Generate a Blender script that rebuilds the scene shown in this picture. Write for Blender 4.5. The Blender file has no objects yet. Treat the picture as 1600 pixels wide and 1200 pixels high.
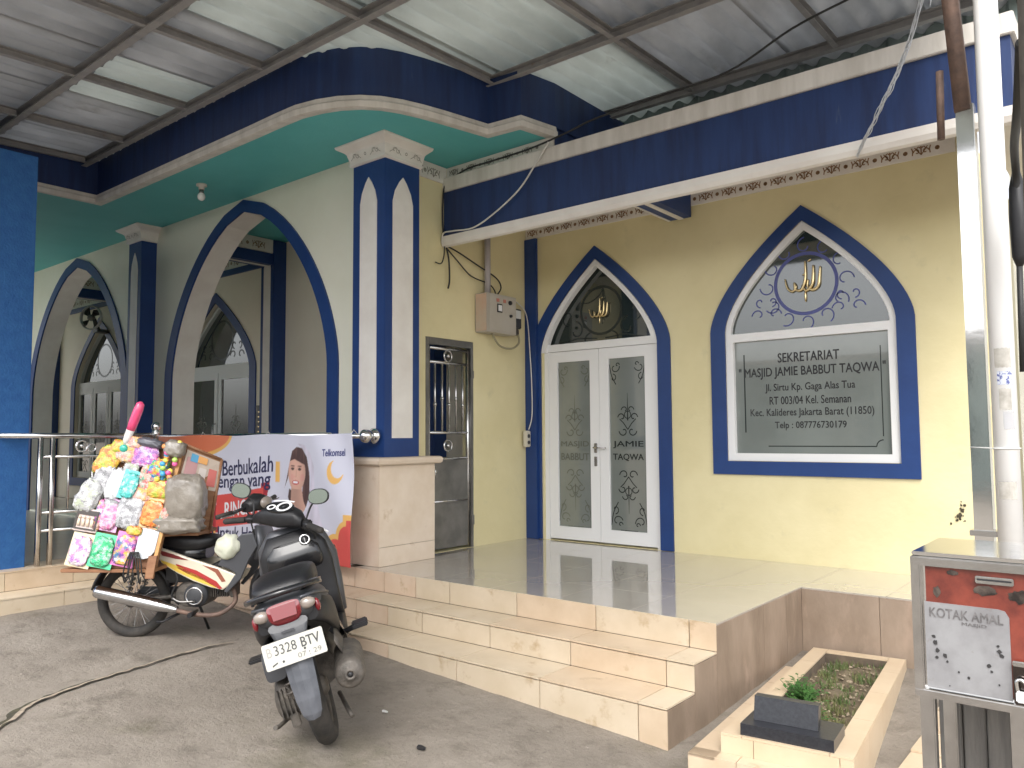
import bpy, bmesh, math, random
from mathutils import Vector, Matrix, noise
random.seed(7)
sc = bpy.context.scene
col = sc.collection
PI = math.pi

# ---------------------------------------------------------------- camera, sky, sun, exposure
cam_d = bpy.data.cameras.new('camera'); cam = bpy.data.objects.new('camera', cam_d); col.objects.link(cam)
R_ = Vector((0.7736, 0.6337, -0.0065)); U_ = Vector((0.0471, -0.0473, 0.9978)); F_ = Vector((-0.6320, 0.7721, 0.0665))
m = Matrix((R_, U_, -F_)).transposed().to_4x4(); m.translation = (0, 0, 1.68)
cam.matrix_world = m
cam_d.sensor_width = 36; cam_d.lens = 27.558; cam_d.clip_start = 0.05; cam_d.clip_end = 600
sc.camera = cam
world = bpy.data.worlds.new('World'); sc.world = world; world.use_nodes = True
wn = world.node_tree; wn.nodes.clear()
SUN_EL, SUN_ROT = math.radians(52), math.radians(150)
sky = wn.nodes.new('ShaderNodeTexSky'); sky.sky_type = 'NISHITA'; sky.sun_disc = False
sky.sun_elevation = SUN_EL; sky.sun_rotation = SUN_ROT; sky.dust_density = 4.0; sky.air_density = 1.0; sky.ozone_density = 1.0
hs = wn.nodes.new('ShaderNodeHueSaturation'); hs.inputs['Saturation'].default_value = 0.22; hs.inputs['Value'].default_value = 1.0
bg = wn.nodes.new('ShaderNodeBackground'); bg.inputs['Strength'].default_value = 0.15
wo = wn.nodes.new('ShaderNodeOutputWorld')
wn.links.new(sky.outputs[0], hs.inputs['Color']); wn.links.new(hs.outputs[0], bg.inputs[0]); wn.links.new(bg.outputs[0], wo.inputs[0])
sun_d = bpy.data.lights.new('sun', 'SUN'); sun_d.energy = 0.5; sun_d.angle = math.radians(35); sun_d.color = (1, 0.96, 0.9)
sun = bpy.data.objects.new('sun', sun_d); col.objects.link(sun)
sd = Vector((math.sin(SUN_ROT)*math.cos(SUN_EL), math.cos(SUN_ROT)*math.cos(SUN_EL), math.sin(SUN_EL)))
sun.rotation_euler = sd.to_track_quat('Z', 'Y').to_euler(); sun.location = sd*30
sc.view_settings.view_transform = 'Standard'; sc.view_settings.look = 'None'
sc.view_settings.gamma = 1; sc.view_settings.use_curve_mapping = False
sc.view_settings.exposure = 1.58

# ---------------------------------------------------------------- materials
MATS = {}
def mat(name, c, rough=0.6, metal=0.0, c2=None, scale=6.0, bump=0.0, bscale=60.0, detail=4, coat=0.0, trans=0.0, lo=0.35, hi=0.65, stretch=(1,1,1), spec=0.5, c3=None, scale3=2.0, th3=0.6):
    if name in MATS: return MATS[name]
    M = bpy.data.materials.new(name); M.use_nodes = True; nt = M.node_tree; b = nt.nodes['Principled BSDF']
    b.inputs['Roughness'].default_value = rough; b.inputs['Metallic'].default_value = metal
    b.inputs['Specular IOR Level'].default_value = spec
    b.inputs['Coat Weight'].default_value = coat
    b.inputs['Base Color'].default_value = (*c, 1)
    tc = nt.nodes.new('ShaderNodeTexCoord'); mp = nt.nodes.new('ShaderNodeMapping'); mp.inputs['Scale'].default_value = stretch
    nt.links.new(tc.outputs['Object'], mp.inputs[0])
    out_col = None
    if c2:
        n = nt.nodes.new('ShaderNodeTexNoise'); n.inputs['Scale'].default_value = scale; n.inputs['Detail'].default_value = detail; n.inputs['Roughness'].default_value = 0.6
        r = nt.nodes.new('ShaderNodeValToRGB'); r.color_ramp.elements[0].position = lo; r.color_ramp.elements[1].position = hi
        r.color_ramp.elements[0].color = (*c, 1); r.color_ramp.elements[1].color = (*c2, 1)
        nt.links.new(mp.outputs[0], n.inputs['Vector']); nt.links.new(n.outputs['Fac'], r.inputs[0]); out_col = r.outputs[0]
        if c3:
            n3 = nt.nodes.new('ShaderNodeTexNoise'); n3.inputs['Scale'].default_value = scale3; n3.inputs['Detail'].default_value = 7; n3.inputs['Roughness'].default_value = 0.65
            r3 = nt.nodes.new('ShaderNodeValToRGB'); r3.color_ramp.elements[0].position = th3; r3.color_ramp.elements[1].position = min(1, th3+0.13)
            mx = nt.nodes.new('ShaderNodeMixRGB'); mx.inputs[2].default_value = (*c3, 1)
            nt.links.new(mp.outputs[0], n3.inputs['Vector']); nt.links.new(n3.outputs['Fac'], r3.inputs[0]); nt.links.new(r3.outputs[0], mx.inputs[0])
            nt.links.new(out_col, mx.inputs[1]); out_col = mx.outputs[0]
        nt.links.new(out_col, b.inputs['Base Color'])
    if bump > 0:
        n2 = nt.nodes.new('ShaderNodeTexNoise'); n2.inputs['Scale'].default_value = bscale; n2.inputs['Detail'].default_value = 5
        bp = nt.nodes.new('ShaderNodeBump'); bp.inputs['Strength'].default_value = bump; bp.inputs['Distance'].default_value = 0.01
        nt.links.new(mp.outputs[0], n2.inputs['Vector']); nt.links.new(n2.outputs['Fac'], bp.inputs['Height']); nt.links.new(bp.outputs[0], b.inputs['Normal'])
    if trans > 0:
        tr = nt.nodes.new('ShaderNodeBsdfTranslucent'); ms = nt.nodes.new('ShaderNodeMixShader'); ms.inputs[0].default_value = trans
        tr.inputs[0].default_value = (*c, 1)
        if out_col: nt.links.new(out_col, tr.inputs[0])
        nt.links.new(b.outputs[0], ms.inputs[1]); nt.links.new(tr.outputs[0], ms.inputs[2])
        nt.links.new(ms.outputs[0], nt.nodes['Material Output'].inputs[0])
    MATS[name] = M; return M

def vor(name, cols, scale=30, rough=0.25, coat=0.6, bump=0.8):
    """printed, crumpled toy packaging: patches of several colours"""
    M = bpy.data.materials.new(name); M.use_nodes = True; nt = M.node_tree; b = nt.nodes['Principled BSDF']
    b.inputs['Roughness'].default_value = rough; b.inputs['Coat Weight'].default_value = coat; b.inputs['Coat Roughness'].default_value = 0.12
    tc = nt.nodes.new('ShaderNodeTexCoord'); v = nt.nodes.new('ShaderNodeTexVoronoi'); v.inputs['Scale'].default_value = scale
    n0 = nt.nodes.new('ShaderNodeTexNoise'); n0.inputs['Scale'].default_value = scale*0.7
    ad = nt.nodes.new('ShaderNodeVectorMath'); ad.operation = 'MULTIPLY_ADD'; ad.inputs[1].default_value = (0.06, 0.06, 0.06)
    nt.links.new(tc.outputs['Object'], ad.inputs[2]); nt.links.new(n0.outputs['Color'], ad.inputs[0]); nt.links.new(ad.outputs[0], v.inputs['Vector'])
    sp = nt.nodes.new('ShaderNodeSeparateColor'); nt.links.new(v.outputs['Color'], sp.inputs[0])
    r = nt.nodes.new('ShaderNodeValToRGB'); r.color_ramp.interpolation = 'CONSTANT'
    el = r.color_ramp.elements
    while len(el) < len(cols): el.new(0.5)
    for i, c in enumerate(cols): el[i].position = i/len(cols); el[i].color = (*[q*q**0.25*0.92 for q in c], 1)
    nt.links.new(sp.outputs[0], r.inputs[0]); nt.links.new(r.outputs[0], b.inputs['Base Color'])
    n2 = nt.nodes.new('ShaderNodeTexNoise'); n2.inputs['Scale'].default_value = 38; n2.inputs['Detail'].default_value = 6; n2.inputs['Distortion'].default_value = 1.5
    bp = nt.nodes.new('ShaderNodeBump'); bp.inputs['Strength'].default_value = bump; bp.inputs['Distance'].default_value = 0.02
    nt.links.new(n2.outputs['Fac'], bp.inputs['Height']); nt.links.new(tc.outputs['Object'], n2.inputs['Vector']); nt.links.new(bp.outputs[0], b.inputs['Normal'])
    return M

blue = mat('blue_paint', (0.007, 0.035, 0.150), 0.45, c2=(0.010, 0.045, 0.180), scale=2.5, bump=0.15, bscale=25)
blue_dirty = mat('blue_paint_streaked', (0.008, 0.022, 0.085), 0.55, c2=(0.013, 0.038, 0.135), scale=7, stretch=(1.6, 1.6, 0.16), bump=0.15, bscale=25, c3=(0.09, 0.12, 0.17), scale3=9, th3=0.66)
blue_side = mat('blue_rough_render', (0.012, 0.085, 0.27), 0.7, c2=(0.02, 0.11, 0.31), scale=14, bump=0.5, bscale=50)
yellow = mat('yellow_paint', (0.68, 0.60, 0.345), 0.6, c2=(0.75, 0.67, 0.41), scale=1.3, bump=0.25, bscale=18, c3=(0.63, 0.565, 0.34), scale3=3.1, th3=0.60)
cream = mat('cream_paint', (0.74, 0.73, 0.60), 0.6, c2=(0.79, 0.78, 0.66), scale=1.2, bump=0.2, bscale=20)
inner = mat('inner_paint', (0.80, 0.73, 0.60), 0.6, c2=(0.84, 0.78, 0.65), scale=1.2, bump=0.2, bscale=20)
white = mat('white_paint', (0.78, 0.75, 0.70), 0.5, c2=(0.70, 0.66, 0.61), scale=3, bump=0.15, bscale=30)
white_dirty = mat('white_paint_stained', (0.70, 0.67, 0.62), 0.6, c2=(0.56, 0.53, 0.48), scale=4, stretch=(2, 2, 0.3), bump=0.2, bscale=30, c3=(0.34, 0.31, 0.27), scale3=7, th3=0.66)
teal = mat('turquoise_paint', (0.095, 0.43, 0.43), 0.6, c2=(0.11, 0.47, 0.47), scale=1.5, bump=0.15, bscale=30)
brown_orn = mat('brown_ornament', (0.26, 0.14, 0.06), 0.6)
grey_orn = mat('grey_ornament', (0.26, 0.24, 0.20), 0.6)
alu = mat('white_aluminium', (0.80, 0.80, 0.80), 0.35, spec=0.5)
alu_grey = mat('grey_aluminium', (0.66, 0.67, 0.66), 0.4)
steel = mat('stainless_steel', (0.62, 0.61, 0.60), 0.22, 1.0, c2=(0.5, 0.49, 0.48), scale=12, bump=0.05, bscale=30)
mirror = mat('polished_steel', (0.72, 0.72, 0.71), 0.09, 1.0, bump=0.05, bscale=6)
steel_dull = mat('dull_steel', (0.30, 0.29, 0.28), 0.38, 1.0, c2=(0.22, 0.215, 0.21), scale=5, bump=0.06, bscale=12)
marble = mat('marble_cladding', (0.66, 0.54, 0.42), 0.22, c2=(0.74, 0.63, 0.52), scale=3.2, detail=8, bump=0.03, bscale=20, c3=(0.50, 0.36, 0.24), scale3=4.5, th3=0.60)
tile_m = mat('cream_tile', (0.54, 0.445, 0.32), 0.3, c2=(0.61, 0.515, 0.39), scale=3.5, detail=8, bump=0.05, bscale=30, c3=(0.43, 0.32, 0.20), scale3=6, th3=0.58)
tile_m2 = mat('cream_tile_warm', (0.53, 0.41, 0.285), 0.3, c2=(0.60, 0.48, 0.35), scale=4.5, detail=8, bump=0.05, bscale=30, c3=(0.40, 0.29, 0.18), scale3=6, th3=0.60)
tile_old = mat('stained_old_tile', (0.58, 0.43, 0.31), 0.4, c2=(0.62, 0.49, 0.37), scale=5, detail=7, bump=0.1, bscale=30, c3=(0.42, 0.29, 0.17), scale3=6, th3=0.60)
floor_m = mat('glossy_floor_tile', (0.43, 0.39, 0.34), 0.06, c2=(0.47, 0.43, 0.375), scale=1.5, spec=0.9, coat=0.6, bump=0.01, bscale=2)
grout = mat('dark_grout', (0.16, 0.12, 0.085), 0.9, c2=(0.09, 0.07, 0.05), scale=9)
brownwall = mat('stained_brown_plaster', (0.32, 0.245, 0.185), 0.6, c2=(0.215, 0.16, 0.115), scale=2.6, stretch=(1.3, 1.3, 0.55), detail=9, bump=0.25, bscale=25, c3=(0.36, 0.27, 0.205), scale3=3.5, th3=0.56)
fcement = mat('fibre_cement_sheet', (0.50, 0.51, 0.52), 0.8, c2=(0.40, 0.41, 0.42), scale=4, stretch=(1, 0.5, 1), detail=8, bump=0.3, bscale=40, trans=0.36, c3=(0.33, 0.33, 0.325), scale3=3, th3=0.60)
fglass = mat('pale_fibreglass_sheet', (0.60, 0.63, 0.61), 0.6, c2=(0.52, 0.55, 0.53), scale=4, stretch=(1, 0.5, 1), detail=8, bump=0.2, bscale=40, trans=0.42, c3=(0.40, 0.41, 0.39), scale3=3, th3=0.62)
purl = mat('grey_painted_steel', (0.27, 0.265, 0.265), 0.6, 0.1, c2=(0.34, 0.33, 0.32), scale=8, bump=0.2, bscale=40, c3=(0.24, 0.17, 0.13), scale3=9, th3=0.63)
clad = mat('green_grey_cladding', (0.20, 0.25, 0.24), 0.6, c2=(0.16, 0.20, 0.19), scale=5)
rubber = mat('tyre_rubber', (0.022, 0.021, 0.020), 0.8, c2=(0.05, 0.044, 0.038), scale=14, bump=0.3, bscale=120)
blackp = mat('black_plastic', (0.010, 0.010, 0.012), 0.45, c2=(0.016, 0.016, 0.018), scale=20, bump=0.1, bscale=150)
glossb = mat('gloss_black', (0.012, 0.012, 0.014), 0.22, coat=0.35)
seatm = mat('black_vinyl', (0.010, 0.010, 0.012), 0.42, bump=0.15, bscale=160)
greyp = mat('dark_grey_plastic', (0.040, 0.042, 0.048), 0.42, c2=(0.055, 0.057, 0.062), scale=10, bump=0.08, bscale=120)
silverp = mat('silver_grey_paint', (0.085, 0.088, 0.098), 0.35, 0.3)
cast = mat('dusty_cast_metal', (0.085, 0.078, 0.07), 0.6, 0.5, c2=(0.17, 0.15, 0.13), scale=16, bump=0.4, bscale=90)
redl = mat('red_lens', (0.17, 0.006, 0.012), 0.15, coat=0.8)
clearl = mat('clear_lens', (0.26, 0.22, 0.19), 0.12, coat=0.9)
redp = mat('red_paint', (0.42, 0.03, 0.03), 0.3, coat=0.5)
chrome = mat('chrome', (0.75, 0.75, 0.76), 0.14, 1.0)
exh = mat('brushed_exhaust', (0.66, 0.66, 0.67), 0.24, 1.0, c2=(0.55, 0.55, 0.56), scale=10)
plate_w = mat('white_number_plate', (0.47, 0.46, 0.41), 0.4)
blk = mat('black_print', (0.018, 0.018, 0.02), 0.5)
wood = mat('brown_wood', (0.24, 0.11, 0.055), 0.6, c2=(0.33, 0.17, 0.085), scale=5, stretch=(1, 1, 6), bump=0.2, bscale=30)
woodo = mat('orange_wood', (0.60, 0.33, 0.12), 0.5, c2=(0.50, 0.25, 0.09), scale=8)
greywood = mat('weathered_grey_wood', (0.15, 0.14, 0.13), 0.8, c2=(0.24, 0.225, 0.205), scale=5, stretch=(6, 6, 0.5), detail=8, bump=0.5, bscale=40)
glassd = mat('dark_frosted_glass', (0.17, 0.19, 0.178), 0.12, c2=(0.20, 0.22, 0.205), scale=1.6, spec=1.0, coat=1.0)
glassd.node_tree.nodes['Principled BSDF'].inputs['Coat Roughness'].default_value = 0.02
glassk = mat('dark_tinted_glass', (0.025, 0.036, 0.034), 0.04, spec=1.0, coat=1.0)
etch = mat('clear_etching', (0.022, 0.028, 0.027), 0.2)
etch_l = mat('faint_etching', (0.115, 0.125, 0.105), 0.25)
etch_b = mat('blue_etching', (0.05, 0.06, 0.24), 0.3)
gold = mat('gold_letters', (0.75, 0.60, 0.34), 0.25, 1.0)
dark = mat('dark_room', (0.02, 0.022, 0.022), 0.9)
concrete = mat('weathered_concrete_pole', (0.13, 0.12, 0.11), 0.85, c2=(0.19, 0.175, 0.155), scale=9, bump=0.4, bscale=50)
pvc = mat('white_painted_pipe', (0.80, 0.80, 0.79), 0.35, c2=(0.75, 0.74, 0.72), scale=3, stretch=(1, 1, 0.3))
paper = mat('old_paper', (0.50, 0.48, 0.44), 0.8, c2=(0.36, 0.34, 0.30), scale=20, bump=0.2, bscale=40)
cable_b = mat('black_cable', (0.02, 0.02, 0.02), 0.6)
cable_w = mat('white_cable', (0.62, 0.60, 0.56), 0.6)
granite = mat('black_granite', (0.018, 0.019, 0.024), 0.3, c2=(0.03, 0.032, 0.038), scale=60, bump=0.05)
soil = mat('dry_soil', (0.085, 0.062, 0.038), 0.95, c2=(0.15, 0.12, 0.075), scale=12, detail=9, bump=0.8, bscale=40)
leafm = mat('green_leaf', (0.045, 0.14, 0.03), 0.5, c2=(0.08, 0.20, 0.045), scale=6, trans=0.25)
boxgrey = mat('beige_metal_box', (0.48, 0.45, 0.39), 0.5, c2=(0.44, 0.40, 0.34), scale=4)
boxrust = mat('faded_pinkish_side', (0.56, 0.36, 0.26), 0.6, c2=(0.50, 0.42, 0.33), scale=3)
plast = mat('wrinkled_plastic', (0.20, 0.175, 0.145), 0.28, c2=(0.30, 0.27, 0.23), scale=6, coat=0.5, bump=1.0, bscale=22)
bagclear = mat('clear_white_bag', (0.62, 0.61, 0.62), 0.2, c2=(0.42, 0.42, 0.43), scale=12, coat=0.7, bump=1.0, bscale=30)

# ---------------------------------------------------------------- helpers
def setp(o, label=None, cat=None, group=None, kind=None):
    if label: o['label'] = label
    if cat: o['category'] = cat
    if group: o['group'] = group
    if kind: o['kind'] = kind
    return o
def thing(name, loc, label, cat, group=None, rot=None):
    o = bpy.data.objects.new(name, None); o.empty_display_size = 0.2; col.objects.link(o); o.location = loc
    if rot is not None: o.rotation_euler = rot
    return setp(o, label, cat, group)

class MB:
    def __init__(s): s.v = []; s.f = []; s.mi = []; s.sm = []
    def add(s, vs, fs, mi=0, smooth=False):
        n = len(s.v); s.v += [tuple(v) for v in vs]
        for f in fs: s.f.append([i+n for i in f]); s.mi.append(mi); s.sm.append(smooth)
        return s
    def box(s, x0, x1, y0, y1, z0, z1, mi=0, M=None, bev=0.0):
        if bev > 0:
            bm = bmesh.new(); bmesh.ops.create_cube(bm, size=1)
            for v in bm.verts: v.co = Vector(((x0+x1)/2+v.co.x*(x1-x0), (y0+y1)/2+v.co.y*(y1-y0), (z0+z1)/2+v.co.z*(z1-z0)))
            bmesh.ops.bevel(bm, geom=bm.edges[:], offset=bev, segments=2, affect='EDGES')
            vs = [v.co.copy() for v in bm.verts]; bm.verts.index_update(); fs = [[v.index for v in f.verts] for f in bm.faces]; bm.free()
        else:
            vs = [Vector(p) for p in ((x0,y0,z0),(x1,y0,z0),(x1,y1,z0),(x0,y1,z0),(x0,y0,z1),(x1,y0,z1),(x1,y1,z1),(x0,y1,z1))]
            fs = [(0,3,2,1),(4,5,6,7),(0,1,5,4),(1,2,6,5),(2,3,7,6),(3,0,4,7)]
        if M is not None: vs = [M @ v for v in vs]
        return s.add(vs, fs, mi)
    def tube(s, pts, r, n=8, mi=0, cap=True):
        pts = [Vector(p) for p in pts]; k = len(pts); rs = r if isinstance(r, (list, tuple)) else [r]*k
        up = None; base = len(s.v); vs = []; fs = []
        for i, p in enumerate(pts):
            t = (pts[min(i+1, k-1)]-pts[max(i-1, 0)])
            if t.length < 1e-9: t = Vector((0,0,1))
            t.normalize()
            if up is None: up = t.orthogonal().normalized()
            else:
                up = up - t*up.dot(t)
                up = up.normalized() if up.length > 1e-6 else t.orthogonal().normalized()
            w = t.cross(up)
            for j in range(n):
                a = 2*PI*j/n; vs.append(p+(up*math.cos(a)+w*math.sin(a))*rs[i])
        for i in range(k-1):
            for j in range(n): fs.append((i*n+j, i*n+(j+1)%n, (i+1)*n+(j+1)%n, (i+1)*n+j))
        s.add(vs, fs, mi, True)
        if cap: s.add([], []); n0 = base; s.f.append([n0+j for j in range(n)][::-1]); s.mi.append(mi); s.sm.append(False); s.f.append([n0+(k-1)*n+j for j in range(n)]); s.mi.append(mi); s.sm.append(False)
        return s
    def lathe(s, prof, c, axis, n=24, mi=0):
        """prof: (radius, distance along axis)"""
        ax = Vector(axis).normalized(); u = ax.orthogonal().normalized(); w = ax.cross(u); c = Vector(c); vs = []; fs = []
        for (r, h) in prof:
            for j in range(n): a = 2*PI*j/n; vs.append(c+ax*h+(u*math.cos(a)+w*math.sin(a))*max(r, 1e-4))
        for i in range(len(prof)-1):
            for j in range(n): fs.append((i*n+j, i*n+(j+1)%n, (i+1)*n+(j+1)%n, (i+1)*n+j))
        return s.add(vs, fs, mi, True)
    def torus(s, c, axis, R, r, n=32, m=10, mi=0, sq=1.0):
        return s.lathe([(R+r*math.cos(2*PI*k/m), r*sq*math.sin(2*PI*k/m)) for k in range(m+1)], c, axis, n, mi)
    def ball(s, c, r, mi=0, n=14, sc3=(1,1,1), M=None):
        vs = []; fs = []; k = n//2
        for i in range(k+1):
            for j in range(n):
                a = PI*i/k; b = 2*PI*j/n; p = Vector((math.sin(a)*math.cos(b)*sc3[0], math.sin(a)*math.sin(b)*sc3[1], math.cos(a)*sc3[2]))*r
                if M is not None: p = M @ p
                vs.append(Vector(c)+p)
        for i in range(k):
            for j in range(n): fs.append((i*n+j, (i+1)*n+j, (i+1)*n+(j+1)%n, i*n+(j+1)%n))
        return s.add(vs, fs, mi, True)
    def loft(s, secs, n=20, mi=0, cap=True, smooth=True):
        """secs: (center, half-width-vector, half-height-vector, exponent)"""
        vs = []; fs = []
        for (c, a, b, e) in secs:
            c, a, b = Vector(c), Vector(a), Vector(b)
            for j in range(n):
                t = 2*PI*j/n; ct, st = math.cos(t), math.sin(t)
                vs.append(c+a*math.copysign(abs(ct)**(2/e), ct)+b*math.copysign(abs(st)**(2/e), st))
        k = len(secs)
        for i in range(k-1):
            for j in range(n): fs.append((i*n+j, i*n+(j+1)%n, (i+1)*n+(j+1)%n, (i+1)*n+j))
        base = len(s.v); s.add(vs, fs, mi, smooth)
        if cap:
            s.f.append([base+j for j in range(n)][::-1]); s.mi.append(mi); s.sm.append(False)
            s.f.append([base+(k-1)*n+j for j in range(n)]); s.mi.append(mi); s.sm.append(False)
        return s
    def plate(s, loops, t, mp, mi=0, bev=0.0):
        cu = bpy.data.curves.new('c', 'CURVE'); cu.dimensions = '2D'; cu.fill_mode = 'BOTH'; cu.extrude = max(t/2-bev, 0); cu.bevel_depth = bev; cu.bevel_resolution = 1
        if bev: cu.offset = -bev
        for lp in loops:
            sp = cu.splines.new('POLY'); sp.points.add(len(lp)-1); sp.use_cyclic_u = True
            for i, (x, y) in enumerate(lp): sp.points[i].co = (x, y, 0, 1)
        o = bpy.data.objects.new('c', cu); me = bpy.data.meshes.new_from_object(o)
        bm = bmesh.new(); bm.from_mesh(me); bmesh.ops.remove_doubles(bm, verts=bm.verts, dist=1e-5)
        for v in bm.verts: v.co = Vector(mp(v.co.x, v.co.y, v.co.z+t/2))
        bmesh.ops.recalc_face_normals(bm, faces=bm.faces); bm.verts.index_update()
        s.add([v.co.copy() for v in bm.verts], [[v.index for v in f.verts] for f in bm.faces], mi); bm.free()
        bpy.data.objects.remove(o); bpy.data.curves.remove(cu); bpy.data.meshes.remove(me)
        return s
    def ribbon(s, pts, w, mp, off=0.0, mi=0):
        """flat line of width w on a surface"""
        n = len(pts); vs = []
        for i, (x, y) in enumerate(pts):
            a = pts[min(i+1, n-1)]; b = pts[max(i-1, 0)]; dx, dy = a[0]-b[0], a[1]-b[1]; L = math.hypot(dx, dy) or 1
            ww = w(i/(n-1)) if callable(w) else w
            vs.append(mp(x-dy/L*ww/2, y+dx/L*ww/2, off)); vs.append(mp(x+dy/L*ww/2, y-dx/L*ww/2, off))
        return s.add(vs, [(2*i, 2*i+1, 2*i+3, 2*i+2) for i in range(n-1)], mi)
    def build(s, name, mats, parent=None, label=None, kind=None, world=True, smooth_all=None, recalc=True):
        me = bpy.data.meshes.new(name); off = Vector((0,0,0))
        if parent is not None and world:
            p = parent
            while p is not None: off += p.location; p = p.parent
        me.from_pydata([Vector(v)-off for v in s.v], [], s.f)
        if not isinstance(mats, (list, tuple)): mats = [mats]
        for mm in mats: me.materials.append(mm)
        for i, p in enumerate(me.polygons): p.material_index = s.mi[i]; p.use_smooth = s.sm[i] if smooth_all is None else smooth_all
        if recalc:
            bm = bmesh.new(); bm.from_mesh(me); bmesh.ops.recalc_face_normals(bm, faces=bm.faces); bm.to_mesh(me); bm.free()
        o = bpy.data.objects.new(name, me); col.objects.link(o)
        if parent is not None: o.parent = parent
        if label: o['label'] = label
        if kind: o['kind'] = kind
        return o
def X_(Y):  # plane facing -Y, u = x, v = z, w = towards the viewer
    return lambda u, v, w: (u, Y-w, v)
def Y_(X):  # plane facing +X, u = y, v = z
    return lambda u, v, w: (X+w, u, v)
def Z_(Z): return lambda u, v, w: (u, v, Z+w)
def inst(name, me, loc, parent, world=True):
    o = bpy.data.objects.new(name, me); col.objects.link(o); off = Vector((0,0,0)); p = parent
    while p is not None and world: off += p.location; p = p.parent
    o.parent = parent; o.location = Vector(loc)-off; return o
def text(body, w, h, cx, cy, mp, m_, parent, off=0.002, name='lettering', bold=0.0, world=True, slant=0, disp=None, thick=0.0):
    cu = bpy.data.curves.new('t', 'FONT'); cu.body = body; cu.align_x = 'CENTER'; cu.size = 1; cu.offset = 0; cu.resolution_u = 3; cu.extrude = 0
    o = bpy.data.objects.new('t', cu); me = bpy.data.meshes.new_from_object(o)
    xs = [v.co.x for v in me.vertices]; ys = [v.co.y for v in me.vertices]
    x0, x1, y0, y1 = min(xs), max(xs), min(ys), max(ys)
    mb = MB(); vs = []
    gl = w/max(1, len(body)); strikes = ((0, 0), (-1, 0), (1, 0), (0, 1)) if bold > 0 else ((0, 0),)
    for q, (sx, sy) in enumerate(strikes):
        vs = []
        for v in me.vertices:
            a = (v.co.x-x0)/(x1-x0)-0.5; b = (v.co.y-y0)/(y1-y0)-0.5
            vs.append(mp(cx+a*w+sx*gl*bold*3.2, cy+b*h+a*slant+sy*h*bold*2.5, off+0.00012*q))
        mb.add(vs, [list(p.vertices) for p in me.polygons])
    bpy.data.objects.remove(o); bpy.data.curves.remove(cu); bpy.data.meshes.remove(me)
    return mb.build(name, m_, parent, world=world, kind='stuff')
def sweep(mb, path, prof, mi=0, closed=True):
    """sweep a profile (outward offset, z) along a plan polyline; outward = right of travel"""
    n = len(path); k = len(prof); vs = []
    for i in range(n):
        p = Vector(path[i]).to_2d()
        d1 = (p-Vector(path[i-1]).to_2d()).normalized() if i else None
        d2 = (Vector(path[i+1]).to_2d()-p).normalized() if i < n-1 else None
        if d1 is None: d1 = d2
        if d2 is None: d2 = d1
        n1 = Vector((d1.y, -d1.x)); n2 = Vector((d2.y, -d2.x)); b = (n1+n2).normalized(); b = b/max(0.35, b.dot(n1))
        for (o, z) in prof: vs.append((p.x+b.x*o, p.y+b.y*o, z))
    fs = []
    for i in range(n-1):
        for j in range(k if closed else k-1): fs.append((i*k+j, i*k+(j+1)%k, (i+1)*k+(j+1)%k, (i+1)*k+j))
    if closed: fs += [tuple(range(k)), tuple((n-1)*k+j for j in range(k))]
    return mb.add(vs, fs, mi)
def arch(cx, a, zs, r, z0, p=1.6, q=1.0, n=18, wide=0.0):
    """outline of a pointed arch opening, from lower left over the apex to lower right"""
    L = [(cx-a, z0), (cx-a, zs)]; S = [i/n for i in range(1, n)]
    L += [(cx-a*(1-s**p)**q, zs+s*r) for s in S] + [(cx, zs+r)]
    L += [(cx+a*(1-s**p)**q, zs+s*r) for s in reversed(S)] + [(cx+a, zs), (cx+a, z0)]
    return L
def spiral(cx, cy, r0, r1, a0, a1, n=16):
    return [(cx+(r0+(r1-r0)*i/n)*math.cos(a0+(a1-a0)*i/n), cy+(r0+(r1-r0)*i/n)*math.sin(a0+(a1-a0)*i/n)) for i in range(n+1)]
def smoothp(pts, n=6):
    """Catmull-Rom through the points"""
    P = [Vector(p) for p in pts]; P = [P[0]]+P+[P[-1]]; out = []
    for i in range(1, len(P)-2):
        for k in range(n):
            t = k/n; out.append(0.5*((2*P[i])+(P[i+1]-P[i-1])*t+(2*P[i-1]-5*P[i]+4*P[i+1]-P[i+2])*t*t+(3*P[i]-3*P[i+1]+P[i+2]-P[i-1])*t**3))
    out.append(P[-2]); return out

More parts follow.
